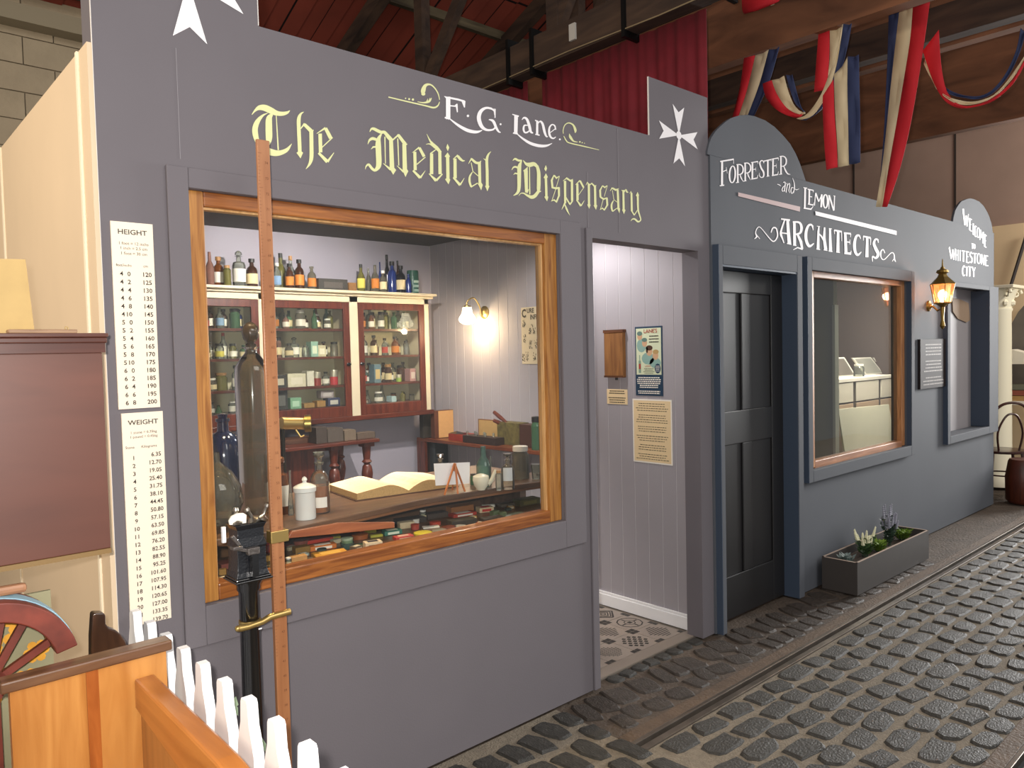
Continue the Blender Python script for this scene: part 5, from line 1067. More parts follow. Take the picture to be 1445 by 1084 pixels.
# white lidded jar
p=on_counter(431.5,732); k_=mpp(p); rj=15.2*k_; hj=hgt(p,431,686)
wj=thing('porcelain_jar','white porcelain lidded jar at the front of the counter','jar',(p.x,p.y,CZ1)); PORC=mat('white_porcelain','#e4e6e4',.25,coat=.5)
MB().lathe([(rj*.92,0),(rj*.95,.004),(rj*.93,hj*.80),(rj*.97,hj*.83)],(p.x,p.y,CZ1),26).build('body',PORC,wj,smooth=True)
MB().lathe([(rj*1.04,hj*.84),(rj*1.05,hj*.97),(rj*.98,hj),(rj*.6,hj*1.06),(rj*.22,hj*1.10),(rj*.16,hj*1.14),(rj*.26,hj*1.19),(rj*.18,hj*1.26),(0,hj*1.30)],(p.x,p.y,CZ1),26).build('lid',PORC,wj,smooth=True)
# stoppered reagent bottle
def reagent(px,pb,pt,w,lab,liq=None,label_col='#e9e4dc',lz=(.12,.36),nm='reagent_bottle'):
    p=on_counter(px,pb); k_=mpp(p); r=w*k_/2; h=hgt(p,px,pt); t=thing(nm,lab,'bottle',(p.x,p.y,CZ1)); c=(p.x,p.y,CZ1)
    MB().lathe([(r*.96,0),(r,.004),(r,h*.50),(r*.92,h*.59),(r*.65,h*.66),(r*.34,h*.70),(r*.32,h*.79),(r*.50,h*.81),(r*.48,h*.83)],c,22).build('glass_body',glass('reagent_glass','#efe9da',.94,.02,1.8),t,smooth=True)
    MB().lathe([(r*.26,h*.80),(r*.28,h*.87),(r*.18,h*.89),(r*.60,h*.955),(r*.58,h),(0,h)],c,18).build('glass_stopper',glass('reagent_glass','#efe9da',.94,.02,1.8),t,smooth=True)
    if liq: MB().lathe([(r*.93,.004),(r*.93,h*.45),(0,h*.45)],c,20).build('liquid',glass('liquid_'+liq.strip('#'),liq,.25),t,smooth=True)
    a0=math.atan2((CAM-p).y,(CAM-p).x)
    g=MB(); n=8; rows=[[g.V((c[0]+r*1.01*math.cos(a0-.75+1.5*j/n),c[1]+r*1.01*math.sin(a0-.75+1.5*j/n),CZ1+h*z)) for j in range(n+1)] for z in lz]
    for j in range(n): g.F([rows[0][j],rows[0][j+1],rows[1][j+1],rows[1][j]])
    g.build('paper_label',mat('rl_'+label_col.strip('#'),label_col,.6),t,smooth=True)
    return t
reagent(452.5,723,638,27,'stoppered clear bottle half full of amber liquid behind the porcelain jar','#c4783c',lz=(.10,.27))
reagent(622,680,641,17,'stoppered clear bottle behind the white card on the easel',None,lz=(.1,.2))
reagent(717,690,640,19,'clear bottle with grey white label near the right end of the counter',None,'#c9cdd0',(.25,.62))
cbottle(683,686,630,21,'tall','teal','n','g','tall pale green square shouldered bottle behind the feeding cup')
cbottle(735,675,628,25,'jar','smoke','n','w','large wide mouthed smoky jar behind the labelled bottle','jar')
cbottle(757,676,655,16,'tumbler','clear','n','g','small clear tapered glass at the right end of the counter','glass')
cbottle(704,692,664,9,'vial','clear','n','c','small corked vial beside the spout of the feeding cup')
cbottle(668,684,668,9,'jar','green','n','k','small dark green jar just behind the feeding cup','jar')
p=on_counter(770,673)
f=MB(); f.tube([(p.x-.01,p.y+.05,CZ1+.006),(p.x+.05,p.y+.08,CZ1+.006)],.006,8); tag(f.build('wooden_pestle',MAHOG,smooth=True),'short brown wooden pestle lying behind the clear glass','pestle')
# feeding cup
p=on_counter(679,691.5); k_=mpp(p); rc_=11.5*k_; hc_=hgt(p,679,668)
fc=thing('feeding_cup','small white porcelain cup with a curved spout on the counter','cup',(p.x,p.y,CZ1)); c=(p.x,p.y,CZ1)
MB().lathe([(rc_*.5,0),(rc_*.52,.003),(rc_*.85,hc_*.25),(rc_*1.02,hc_*.6),(rc_*.98,hc_*.82),(rc_*.90,hc_*.86),(rc_*.4,hc_*.96),(0,hc_)],c,22).build('bowl',mat('cream_porcelain','#dcd8c4',.25,coat=.5),fc,smooth=True)
MB().tube([Vector((p.x+rc_*.85,p.y-.01,CZ+hc_*.3)),Vector((p.x+rc_*1.35,p.y-.015,CZ+hc_*.5)),Vector((p.x+rc_*1.65,p.y-.018,CZ+hc_*.85)),Vector((p.x+rc_*1.95,p.y-.02,CZ+hc_*1.12))],[.012,.010,.008,.0065],10).build('spout',mat('cream_porcelain','#dcd8c4',.25),fc,smooth=True)
# easel with blank card
pe=on_counter(644,697); ez=thing('table_easel','tiny wooden table easel holding a blank white card on the counter','easel',(pe.x,pe.y,CZ1)); EW=wood('easel_beech','#c4763c','#9a5526','z',6,.5)
yE=pe.y+.01
q=[on_y(px,py,yE+.015) for px,py in ((615,685.5),(612.5,654.5),(663,652.5),(662.5,682.5))]
f=MB(); f.prism(q,(0,1,0),.0025); f.build('card',mat('blank_card','#ece9ea',.6),ez)
apex=on_y(641.5,654,yE)
for px,py in ((627,690),(656,690)):
    b_=on_y(px,py,yE-.004); b_.z=CZ1; f=MB(); f.bar(b_+Vector((0,0,.002)),apex,.007,.006); f.build('leg',EW,ez)
b_=on_counter(646,698); b_.z=CZ1+.002; MB().bar(b_,apex+Vector((0,-.005,0)),.007,.006).build('leg',EW,ez)
MB().bar(apex+Vector((0,0,.0)),(apex.x+.03,yE+.06,CZ1+.004),.006,.005).build('leg',EW,ez)
f=MB(); p=on_counter(662,680); f.tube([(p.x+.01,yE+.04,CZ1),(p.x+.01,yE+.04,on_y(662,648,yE+.04).z)],.003,6); tag(f.build('glass_rod',glass('glass_clear','#dfe3da',.8),smooth=True),'thin clear glass rod standing behind the card','rod')
# open ledger
S0=on_z(577,697,CZ); S1=on_z(507,676.5,CZ); sp=(S1-S0); Ls=sp.length; sp.normalize(); nr=Vector((sp.y,-sp.x,0))
if nr.x<0: nr=-nr
bk=thing('open_ledger','big old open ledger with yellowed pages lying on the counter','book',S0.lerp(S1,.5)+Vector((0,0,.0006)))
Wl=(on_z(523,716,CZ)-S0).length; LPt=.048
print('ledger',Ls,Wl,S0,S1)
Wl=min(Wl,.24); Ls_=min(Ls,.31)
def page_block(sgn,name):
    g=MB(); n=10; prof=[(0,.010)]
    for k in range(1,n+1):
        u=k/n; prof.append((u,LPt*(.25+.75*math.sin(min(1,u*2.2)*PI/2))*(1-.45*max(0,u-.35)/.65)))
    rows=[]
    for s_ in (0,1):
        row=[]
        for u,h in prof:
            b=S0+sp*(Ls_*s_)+nr*(sgn*Wl*u); row.append((g.V((b.x,b.y,CZ1+.004)),g.V((b.x,b.y,CZ1+.004+h))))
        rows.append(row)
    A_,B_=rows
    for k in range(n):
        g.mi=0; g.F([A_[k][1],A_[k+1][1],B_[k+1][1],B_[k][1]]); g.mi=1
        g.F([A_[k][0],A_[k+1][0],A_[k+1][1],A_[k][1]]); g.F([B_[k][0],B_[k+1][0],B_[k+1][1],B_[k][1]]); g.F([A_[k][0],A_[k+1][0],B_[k+1][0],B_[k][0]])
    g.F([A_[n][0],B_[n][0],B_[n][1],A_[n][1]]); g.mi=0
    g.build(name,[mat('yellowed_page','#e9d0aa',.8,noise=.06,nscale=25),mat('page_edges','#b89662',.8,noise=.2,nscale=200)],bk)
    g=MB(); r=random.Random(4)
    for ln in range(22):
        s_=.06+.04*ln
        for a,b_ in ((.12,.34),(.38,.88)):
            k0=a+r.uniform(0,.05); k1=b_-r.uniform(0,.2)
            def PT(u,s2):
                i=min(int(u*n),n-1); f_=u*n-i; h=prof[i][1]*(1-f_)+prof[i+1][1]*f_; b=S0+sp*(Ls_*s2)+nr*(sgn*Wl*u); return (b.x,b.y,CZ1+.0052+h)
            m_=6; 
            for q_ in range(m_):
                u0=k0+(k1-k0)*q_/m_; u1=k0+(k1-k0)*(q_+.8)/m_; g.poly([PT(u0,s_),PT(u1,s_),PT(u1,s_+.005),PT(u0,s_+.005)])
    g.build('handwriting',mat('faded_ink','#a5875a',.8),bk)
page_block(-1,'page_block'); page_block(1,'page_block')
g=MB(); q=[S0-nr*Wl*1.04-sp*.006,S0+nr*Wl*1.04-sp*.006,S0+nr*Wl*1.04+sp*(Ls_+.006),S0-nr*Wl*1.04+sp*(Ls_+.006)]
g.prism([(a.x,a.y,CZ1) for a in q],(0,0,1),.004); g.build('cover',mat('marbled_cover','#5a3e2c',.6,noise=.4,nscale=60),bk)
# brass microscope
pm=on_z(416,668,CZ); pm=Vector((.79,.545,CZ1)); a=on_y(400,597,pm.y); b=on_y(430,598,pm.y)
ms=thing('brass_microscope','small brass optical tube lying level on a dark pillar stand, right of the ruler','instrument',pm)
rt=mpp(a)*9.5
MB().tube([a+Vector((-.01,0,0)),b],rt*.92,16).build('brass_tube',BRASS,ms,smooth=True)
MB().tube([b,b+Vector((.022,-.012,0))],rt*1.32,18).build('eyepiece_ring',mat('dull_brass','#8a7a46',.35,metal=1),ms,smooth=True)
f=MB(); f.lathe([(.034,0),(.03,.012),(.01,.02),(.008,b.z-CZ-.01)],(a.x-.005,pm.y,CZ1),14); f.build('pillar_stand',mat('dark_bronze','#2e2820',.4,metal=.6),ms,smooth=True)
f=MB(); f.tube([(b.x-.045,pm.y-.01,b.z-.02),(b.x-.03,pm.y-.02,b.z-.05),(b.x-.015,pm.y-.02,b.z-.045)],.004,6); f.build('side_hook',BRASS,ms,smooth=True)
# ================================================================== TINS AND BOXES IN THE WINDOW
T1=TZ+.0006
def tl(px,py): p=on_z(px,py,TZ); p.y=max(p.y,.125); return p
rows_tray=[ # px,py,type,color,size...,label
(373,778,'tin','#b03020',.026,.034,'lower red round tin left of the ruler'),
(407,799,'bot','clear',.022,.03,'tiny clear jar beside the ruler foot in the window'),
(421,796,'box','#b98a50',.055,.035,.030,.3,'small tan carton nearest the ruler in the window'),
(425,780,'box','#7a5a20',.055,.04,.024,.2,'olive brown box behind the small tan carton'),
(420,767,'tin','#7a3f30',.028,.018,'brown round tin behind the olive brown box'),
(440,762,'box','#b5331f',.12,.05,.014,.1,'bright red flat packet under the measuring arm'),
(455,775,'box','#c06a24',.10,.035,.018,.35,'long orange packet with white edge','#e9e2d4'),
(466,786,'box','#c9902a',.12,.07,.016,.4,'large yellow flat packet in front','#d9a948'),
(445,797,'box','#a8782a',.07,.045,.012,.3,'mustard flat packet close to the window frame'),
(487,789,'box','#c9ad62',.10,.035,.008,.55,'thin pale yellow card packet at the front edge'),
(464,758,'box','#a8a030',.06,.03,.010,.5,'yellow green flat box under the measuring arm'),
(490,774,'bot2','green',.040,.03,'round pale green glass dish stacked with a tin'),
(508,760,'tin','#8a4a20',.032,.018,'orange brown round tin right of the green glass dish'),
(522,752,'box','#8f8a2a',.05,.022,.012,.5,'olive green flat tin, upper of two by the brown tin'),
(531,758,'box','#99962c',.05,.02,.010,.5,'olive green flat tin, lower of two by the brown tin'),
(527,777,'box','#d9c4a4',.065,.04,.034,.45,'cream carton with dark printed side in front','#2c2630'),
(509,784,'bot','clear',.024,.018,'flat glass stopper lying beside the cream carton'),
(553,754,'box','#2f6a5c',.075,.04,.018,.35,'teal lidded flat tin','#cfd8c4'),
(569,761,'box','#b03a34',.075,.04,.014,.35,'red flat tin with pale pink top','#c9a08c'),
(560,773,'box','#a8691f',.09,.035,.008,.5,'thin orange brown packet at the front edge'),
(573,745,'box','#b9a888',.065,.035,.026,.4,'low cream box with a glass dish on top'),
(597,757,'tin','#8f8a2c',.036,.016,'shiny yellow green round tin','#c9b93a'),
(585,738,'tin','#cfcac0',.022,.018,'white round pot lid among the boxes'),
(592,733,'bot','clear',.03,.045,'short clear glass jar with cream contents'),
(560,733,'box','#2b241f',.13,.06,.022,.3,'wide dark box at the back of the window shelf'),
(608,745,'box','#d2cfc4',.07,.03,.006,.7,'thin white card lying among the tins'),
(620,752,'tin','#a39d90',.030,.012,'flat silver round tin','#b8b2a2'),
(614,741,'tin','#a03a2a',.024,.014,'small rust red round tin behind the silver tin'),
(634,748,'tin','#6a3420',.030,.014,'dark red brown round tin'),
(650,747,'tin','#8c8a84',.026,.014,'pewter coloured round tin','#a8a49a'),
(628,719,'box','#8f5a2c',.12,.05,.034,.2,'orange brown wooden box at the back of the window shelf'),
(652,727,'box','#9a3020',.12,.05,.014,.25,'red flat tin with striped print','#c9c0b4'),
(652,740,'box','#37322a',.12,.055,.022,.35,'dark green black box near the front middle'),
(684,722,'box','#c9b492',.07,.05,.022,.5,'cream tin with a red emblem','#b03028'),
(671,712,'box','#d4cfc2',.06,.02,.012,.9,'narrow white carton at the back'),
(694,737,'box','#352f28',.10,.05,.022,.35,'second dark green black box further right'),
(706,725,'box','#8c9c98',.05,.02,.008,.7,'pale grey blue flat tin'),
(724,727,'box','#5f6450',.10,.035,.008,.3,'grey green flat packet toward the right'),
(743,712,'box','#4f4a24',.12,.06,.030,.2,'large olive box at the right end of the window shelf','#6a6430'),
(745,731,'box','#c9bc98',.07,.035,.008,.5,'cream printed card at the right front'),
(716,714,'box','#5a5348',.09,.04,.014,.3,'grey brown flat box before the large olive box'),
(600,727,'box','#3a2e26',.10,.05,.024,.3,'dark brown box behind the short glass jar'),
(395,771,'box','#8a2a1c',.05,.04,.012,.1,'dark red packet half behind the ruler'),
(385,800,'box','#6a5a34',.07,.05,.014,.2,'drab olive packet left of the ruler foot'),
(350,812,'box','#7a4a2a',.09,.05,.016,.1,'brown flat box behind the scale post'),
(325,800,'box','#6a2f24',.08,.06,.020,.1,'maroon box at the left end of the window shelf'),
(330,780,'box','#8a4a20',.08,.05,.024,.1,'rust brown box behind the maroon box'),
(540,747,'box','#4a4a30',.06,.03,.012,.4,'drab green flat tin under the arm tip'),
(665,752,'box','#3f5a3c',.07,.03,.010,.5,'dark green flat tin at the front edge'),
(512,771,'box','#4f6a50',.06,.04,.008,.6,'grey green flat card between the carton and glass dish'),
]
OCC=[]
def settle(p,r,h):
    for _ in range(40):
        moved=False
        for q,rr in OCC:
            d=Vector((p.x-q.x,p.y-q.y)); m_=(r+rr)*.80
            if d.length<m_:
                if d.length<1e-4: d=Vector((1,0))
                e=d.normalized()*(m_-d.length)*.5; p.x+=e.x; p.y+=e.y; moved=True
        p.y=min(max(p.y,.118),.42)
        if not moved: break
    OCC.append((Vector((p.x,p.y)),r)); return p
lev=0
for it in rows_tray:
    px,py,ty,col=it[:4]; p=tl(px,py)
    if ty=='box':
        sx,sy,sz,rz,lab=it[4:9]; lb=it[9] if len(it)>9 else None
        p=settle(p,(sx+sy)/4.2,sz); rz=-rz*.6
        ext=abs(math.sin(rz))*sx/2+abs(math.cos(rz))*sy/2
        p.y=max(p.y,.108+ext); boxitem('packet' if sz<.02 else 'carton',col,(p.x,p.y,T1),sx,sy,sz,rz,lab+(' in the window' if 'window' not in lab and len(lab.split())<14 else ''),'box',lab=lb)
    elif ty=='tin':
        r,h,lab=it[4:7]; tp=it[7] if len(it)>7 else None; p=settle(p,r,h); p.y=max(p.y,.108+r); tinitem(col,(p.x,p.y,T1),r,h,lab+' in the window display',top=tp or col)
    elif ty=='bot':
        w,h,lab=it[4:7]; p=settle(p,w/2,h); bottle('jar','clear','c','w',(p.x,p.y,T1),w,h,lab,None,'jar')
    else:
        p=settle(p,.028,.02); bottle('tumbler','teal','n','g',(p.x,p.y,T1),.055,.022,it[6],None,'dish'); tinitem('#5f7a5c',(p.x,p.y,T1+.0225),.022,.018,'small green banded tin stacked on the green glass dish',top='#8fa08a')
        
r_=random.Random(31); loose=[]
for _ in range(900):
    if len(loose)>=34: break
    rr=r_.uniform(.016,.028); x=r_.uniform(.20,1.86); y=r_.uniform(.13,.40)
    if all((Vector((x,y))-q).length>(rr+r2)*.92 for q,r2 in OCC): OCC.append((Vector((x,y)),rr)); loose.append((x,y,rr))
loose.sort(); pal=(('#8f6a2a','mustard'),('#5c6a4c','grey green'),('#9a3a2c','rust red'),('#6b5a48','drab brown'),('#a39a80','pale stone'),('#3f4a44','dark green'),('#b0863a','ochre'),('#7a8a8a','grey blue'))
for k,(x,y,rr) in enumerate(loose):
    c_,n_=pal[r_.randrange(8)]; nth='%d%s'%(k+1,'th' if 10<k+1<20 else {1:'st',2:'nd',3:'rd'}.get((k+1)%10,'th'))
    if r_.random()<.45: tinitem(c_,(x,y,T1),rr*.85,r_.uniform(.010,.022),n_+' small round tin, '+nth+' from left of the loose packets in the window',group='loose packets and tins in the window',top=c_)
    else: boxitem('packet',c_,(x,y,T1),rr*1.5,rr*1.1,r_.uniform(.008,.022),r_.uniform(-.5,.5),n_+' small flat packet, '+nth+' from left of the loose packets in the window','box',lab=('#cfc6ae' if r_.random()<.4 else None),group='loose packets and tins in the window')
p=tl(373,778); tinitem('#b83222',(OCC[0][0].x,OCC[0][0].y,T1+.0345),.024,.026,'upper red round tin stacked left of the ruler',top='#c03a28')
# ================================================================== LANTERN, PLAQUE
ln=thing('wall_lantern','lit brass coach lantern with orange glow on the architects front','lantern',(6.0,-.13,1.9))
yl=-.15; lc=on_y(1330,412,yl); kk=mpp(lc)
AB=mat('aged_brass','#8a7038',.4,metal=.8)
def lz(py): return on_y(1330,py,yl).z
c0=(lc.x,yl,0)
def frus(g,z0,r0,z1,r1,n=6):
    a=[g.V((lc.x+r0*math.cos(PI/6+k*2*PI/n),yl+r0*math.sin(PI/6+k*2*PI/n),z0)) for k in range(n)]; b=[g.V((lc.x+r1*math.cos(PI/6+k*2*PI/n),yl+r1*math.sin(PI/6+k*2*PI/n),z1)) for k in range(n)]
    for k in range(n): g.F([a[k],a[(k+1)%n],b[(k+1)%n],b[k]])
    return a,b
g=MB(); frus(g,lz(427),.060,lz(401),.088); g.build('glass_panes',glass('lantern_glass','#ffd2b4',.80,.1,1),ln)
g=MB()
for k in range(6):
    a=PI/6+k*PI/3; g.bar((lc.x+.060*math.cos(a),yl+.060*math.sin(a),lz(427)),(lc.x+.088*math.cos(a),yl+.088*math.sin(a),lz(401)),.006,.006)
frus(g,lz(401)-.003,.092,lz(401)+.004,.092); frus(g,lz(428)-.004,.064,lz(427),.064); g.build('pane_bars',AB,ln)
g=MB(); a,b=frus(g,lz(401),.094,lz(391),.040); g.F(a[::-1]); frus(g,lz(391),.040,lz(386),.026); g.lathe([(.026,0),(.045,.014),(.040,.030),(.018,.04),(.012,.055),(.006,.06),(.004,.115),(0,.12)],(lc.x,yl,lz(387)),12); g.build('roof_cap',AB,ln)
g=MB(); g.lathe([(.055,0),(.03,-.016),(.016,-.03),(.010,-.13),(.020,-.175),(.009,-.195),(0,-.205)],(lc.x,yl,lz(428)),10); g.build('drop_finial',AB,ln,smooth=True)
g=MB(); wm=on_y(1310,432,AY); g.lathe([(.045,0),(.040,.012),(.02,.02),(.012,.03)],wm,14,(0,-1,0)); g.tube([wm+Vector((0,-.03,0)),(wm.x,-.08,wm.z-.04),((wm.x+lc.x)/2,-.13,wm.z-.03),(lc.x,yl,lz(430))],.008,8); g.build('wall_bracket',AB,ln,smooth=True)
g=MB(); g.lathe([(.012,.0),(.018,.02),(.032,.05),(.030,.075),(.014,.095),(0,.1)],(lc.x,yl,lz(427)),14); g.build('bulb',mat('lantern_bulb','#ffe0b8',.3,emit=22),ln,smooth=True)
light('lantern_light','POINT',(lc.x-.0,yl-.05,lz(413)),6,(1,.62,.38),.03)
P0=on_y(1295,479,AY); P1=on_y(1331,545,AY)
f=MB(); f.box(P0.x,P1.x,AY-.02,AY,P1.z,P0.z); o=f.build('wall_plaque',mat('dark_plaque','#2a2424',.6,spec=.08)); tag(o,'black plaque of pale engraved lines below the lantern','sign')
f=MB(); wordlines(f,(P0.x+.05,AY-.0208,P1.z+.02),(1,0,0),(0,0,1),P1.x-P0.x-.1,P0.z-P1.z-.05,13,.009,21,gap=(4,9)); f.build('engraved_lines',mat('plaque_print','#8a817a',.6),o)
# ================================================================== ARCHITECTS' ROOM
dr=thing('display_counter','pale panelled counter unit seen through the architects window','counter',(7.7,1.4,0))
CWT=mat('counter_white','#cfc8b8',.6)
def yy_(px,py,y): return on_y(px,py,y)
yd=.8; a=yy_(1166,537,yd); b=yy_(1262,533,yd); z1=a.z
MB().box(a.x,b.x,yd,yd+.5,z1-.035,z1).build('worktop',mat('worktop_white','#e2ddd0',.5),dr,bevel=.004)
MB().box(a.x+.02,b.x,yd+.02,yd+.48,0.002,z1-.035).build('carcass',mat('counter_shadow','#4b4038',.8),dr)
xs_=[on_y(px,560,yd).x for px in (1170,1205,1209,1241,1245,1261)]
for k in range(3):
    MB().box(xs_[2*k],xs_[2*k+1],yd+.005,yd+.02,z1-.22,z1-.04).build('drawer_front',CWT,dr,bevel=.003)
    MB().box(xs_[2*k],xs_[2*k+1],yd+.005,yd+.02,.04,z1-.235).build('door_panel',mat('counter_tan','#b39a80',.6),dr,bevel=.003)
q=[on_y(px,py,.68) for px,py in ((1194,636),(1191,578),(1262,571),(1262,622))]
lo=min(p.z for p in q)
f=MB(); q2=[Vector((q[0].x,.60,0.0)),Vector((q[1].x,.73,q[1].z)),Vector((q[2].x,.73,q[2].z)),Vector((q[3].x,.60,0.0))]; f.prism(q2,(0,1,0),.015); o=f.build('drawing_board',mat('drawing_board_cream','#c9c6b0',.6,noise=.06,nscale=3)); tag(o,'large cream drawing board leaning against the pale counter','board')
for k,(c4,lab,colr) in enumerate(((((1178,537),(1176,505),(1203,504),(1208,537)),'first dark framed picture standing on the pale counter, left of three','#5a544e'),(((1222,533),(1214,505),(1240,504),(1247,532)),'second framed picture leaning on the pale counter, middle of three','#8b8a82'),(((1250,532),(1243,505),(1262,502),(1275,531)),'third bright framed picture leaning on the pale counter, right of three','#d5d3cc'))):
    y_=1.0; q=[on_y(px,py,y_) for px,py in c4]; q[0].z=q[3].z=z1+.0008; q=[Vector((p.x,y_+(0 if i in(0,3) else .08),p.z)) for i,p in enumerate(q)]
    f=MB(); f.prism(q,(0,1,0),.015); o=f.build('framed_picture',mat('frame_pale','#c9c4b8',.5)); tag(o,lab,'picture')
    cc=sum(q,Vector())/4; g=MB(); g.poly([cc+(p-cc)*.86+Vector((0,-.002,0)) for p in q]); g.build('picture_print',mat('print_'+colr.strip('#'),colr,.5,noise=.2,nscale=4),o)
bottle('jar','clear','n','w',(on_y(1212,535,.9).x,.9,z1+.0008),.10,.12,'clear glass jar on the pale counter in the architects room',None,'jar')
q=[on_y(px,py,.95) for px,py in ((1158,636),(1158,600),(1172,603),(1190,636))]
f=MB(); f.box(4.35,4.95,.45,.60,0,.92); o=f.build('plan_chest',mat('grey_card_chest','#8b7f70',.7)); tag(o,'dull card covered chest at the left of the architects window','chest')
a=on_y(1154,628,.43); b=on_y(1170,635,.43)
f=MB(); f.box(a.x,b.x,.445,.45,b.z,a.z); oo=f.build('name_plate',mat('dark_olive_plate','#4a4a34',.6),o); f=MB(); f.box(a.x+.02,b.x-.02,.443,.445,b.z+.02,b.z+.028); f.box(a.x+.02,b.x-.02,.443,.445,a.z-.028,a.z-.018); f.build('print',PAPERW,oo)
light('architects_room_fill','AREA',(6.6,.45,2.34),75,(1,.93,.84),.5,target=(6.7,.6,0))  # added fill that brightens the counter inside the architects room
f=MB(); f.box(6.3,6.9,.2,.7,2.36,2.395); o=f.build('added_glow_panel',mat('added_panel_glow','#fff4e4',.4,emit=3)); tag(o,'added glowing panel in the architects room, out of view above its window','light')  # unseen glowing panel added just above the fill
# ================================================================== CURTAIN
f=MB(); VEL=mat('red_velvet','#701521',.85,noise=.18,nscale=9)
def curtain(y0,y1,z0,z1,name,label,x=3.07,seed=1):
    r=random.Random(seed); g=MB(); n=int(abs(y1-y0)/.012); row=[]
    ph=[r.uniform(0,6) for _ in range(3)]
    for k in range(n+1):
        y=y0+(y1-y0)*k/n; d=.008*math.sin(y*48+ph[0])+.006*math.sin(y*91+ph[1])+.006*math.sin(y*17+ph[2])
        row.append((g.V((x+d,y,z0)),g.V((x+d*.8,y,(z0+z1)/2)),g.V((x+d*.5,y,z1))))
    for a,b in zip(row,row[1:]):
        g.F([a[0],b[0],b[1],a[1]]); g.F([a[1],b[1],b[2],a[2]])
    o=g.build(name,VEL,smooth=True,origin=(x,(y0+y1)/2,z0)); m=o.modifiers.new('s','SOLIDIFY'); m.thickness=.004; return tag(o,label,'curtain')
curtain(.085,1.36,2.66,3.40,'velvet_curtain','large dark red velvet curtain hung from the roof beam above the shop',seed=2)
curtain(1.50,2.0,2.66,3.40,'velvet_curtain','narrow dark red velvet curtain strip left of the large curtain, mostly hidden',seed=3)
g=MB(); g.tube([(3.07,.05,3.418),(3.07,2.1,3.418)],.010,8); tag(g.build('curtain_rod',mat('black_iron','#101010',.5)),'thin dark rod carrying the red velvet curtains','rod')
# ================================================================== BUNTING
CR=mat('bunting_red','#c21a26',.8); CW_=mat('bunting_white','#cdbb98',.8); CBn=mat('bunting_blue','#2b3558',.8)
def bunting(x,stripes,label,group=None):
    t=None
    cols=(('red_stripe',CR),('white_stripe',CW_),('blue_stripe',CBn))
    ob=thing('bunting',label,'bunting',on_x(stripes[0][1][0][0],stripes[0][1][0][1],x),group)
    for (ci,L,Rt) in stripes:
        L=catmull([tuple(p) for p in L],4) if len(L)>2 else L; Rt=catmull([tuple(p) for p in Rt],4) if len(Rt)>2 else Rt
        g=MB(); rows=[]
        for k,(a,b) in enumerate(zip(L,Rt)):
            A_=on_x(a[0],a[1],x); B_=on_x(b[0],b[1],x)
            w=.012*math.sin(k*.9+ci); m_=(A_+B_)/2+Vector((w+.008*ci,0,0)); rows.append((g.V(A_),g.V(m_),g.V(B_)))
        for a,b in zip(rows,rows[1:]): g.F([a[0],b[0],b[1],a[1]]); g.F([a[1],b[1],b[2],a[2]])
        o=g.build(cols[ci][0],cols[ci][1],ob,smooth=True); m=o.modifiers.new('s','SOLIDIFY'); m.thickness=.003
bunting(3.84,[(0,[(1050,82),(1044,125),(1033,168)],[(1066,78),(1055,125),(1041,168)]),(1,[(1066,78),(1055,125),(1041,168)],[(1085,70),(1072,118),(1053,168)]),(2,[(1085,70),(1072,118),(1053,168)],[(1100,66),(1085,118),(1062,168)])],'red white blue cloth strip falling behind the left arch, leftmost of the bunting')
bunting(3.78,[(0,[(1076,118),(1081,138),(1096,155),(1120,166),(1130,164)],[(1089,113),(1096,132),(1110,152),(1126,161),(1133,160)]),
  (1,[(1089,113),(1096,132),(1110,152),(1126,161),(1133,160)],[(1106,107),(1112,128),(1120,148),(1131,158),(1136,159)]),
  (2,[(1109,106),(1115,128),(1122,146),(1131,155),(1134,158)],[(1118,105),(1124,128),(1129,146),(1133,155),(1135,158)]),
  (1,[(1124,167),(1140,160),(1158,134),(1172,100),(1182,65),(1188,35)],[(1130,169),(1147,163),(1166,136),(1178,102),(1185,68),(1190,34)]),
  (2,[(1130,169),(1148,163),(1166,137),(1178,103),(1185,68),(1190,34)],[(1140,167),(1156,157),(1174,128),(1188,96),(1197,62),(1202,33)])],'looped swag of red white blue cloth hanging behind the arch')
bunting(3.90,[(0,[(1155,47),(1152,90),(1149,130)],[(1171,41),(1170,85),(1167,125)]),(1,[(1171,41),(1171,80),(1168,110)],[(1187,36),(1182,70),(1174,100)])],'short red and white cloth strip falling behind the swag')
bunting(3.72,[(0,[(1161,135),(1161,160),(1163,200),(1166,240)],[(1176,112),(1177,150),(1180,195),(1182,236)]),(1,[(1177,105),(1178,150),(1181,195),(1183,236)],[(1196,80),(1196,130),(1197,180),(1198,233)]),(2,[(1196,80),(1196,130),(1197,180),(1198,232)],[(1212,77),(1213,130),(1214,180),(1214,229)])],'straight hanging flag of red white and blue cloth, in front of the swag')
bunting(4.30,[(2,[(1254,12),(1253,60),(1250,130),(1247,190),(1242,250)],[(1270,8),(1264,60),(1256,130),(1250,190),(1243,250)]),(1,[(1270,6),(1264,60),(1256,130),(1248,210),(1236,292)],[(1289,0),(1284,60),(1271,140),(1259,210),(1245,292)]),(0,[(1289,0),(1284,60),(1271,140),(1259,210),(1245,292)],[(1313,-2),(1302,75),(1287,165),(1271,235),(1252,292)])],'longest red white blue cloth drop, reaching down to the shop front top')
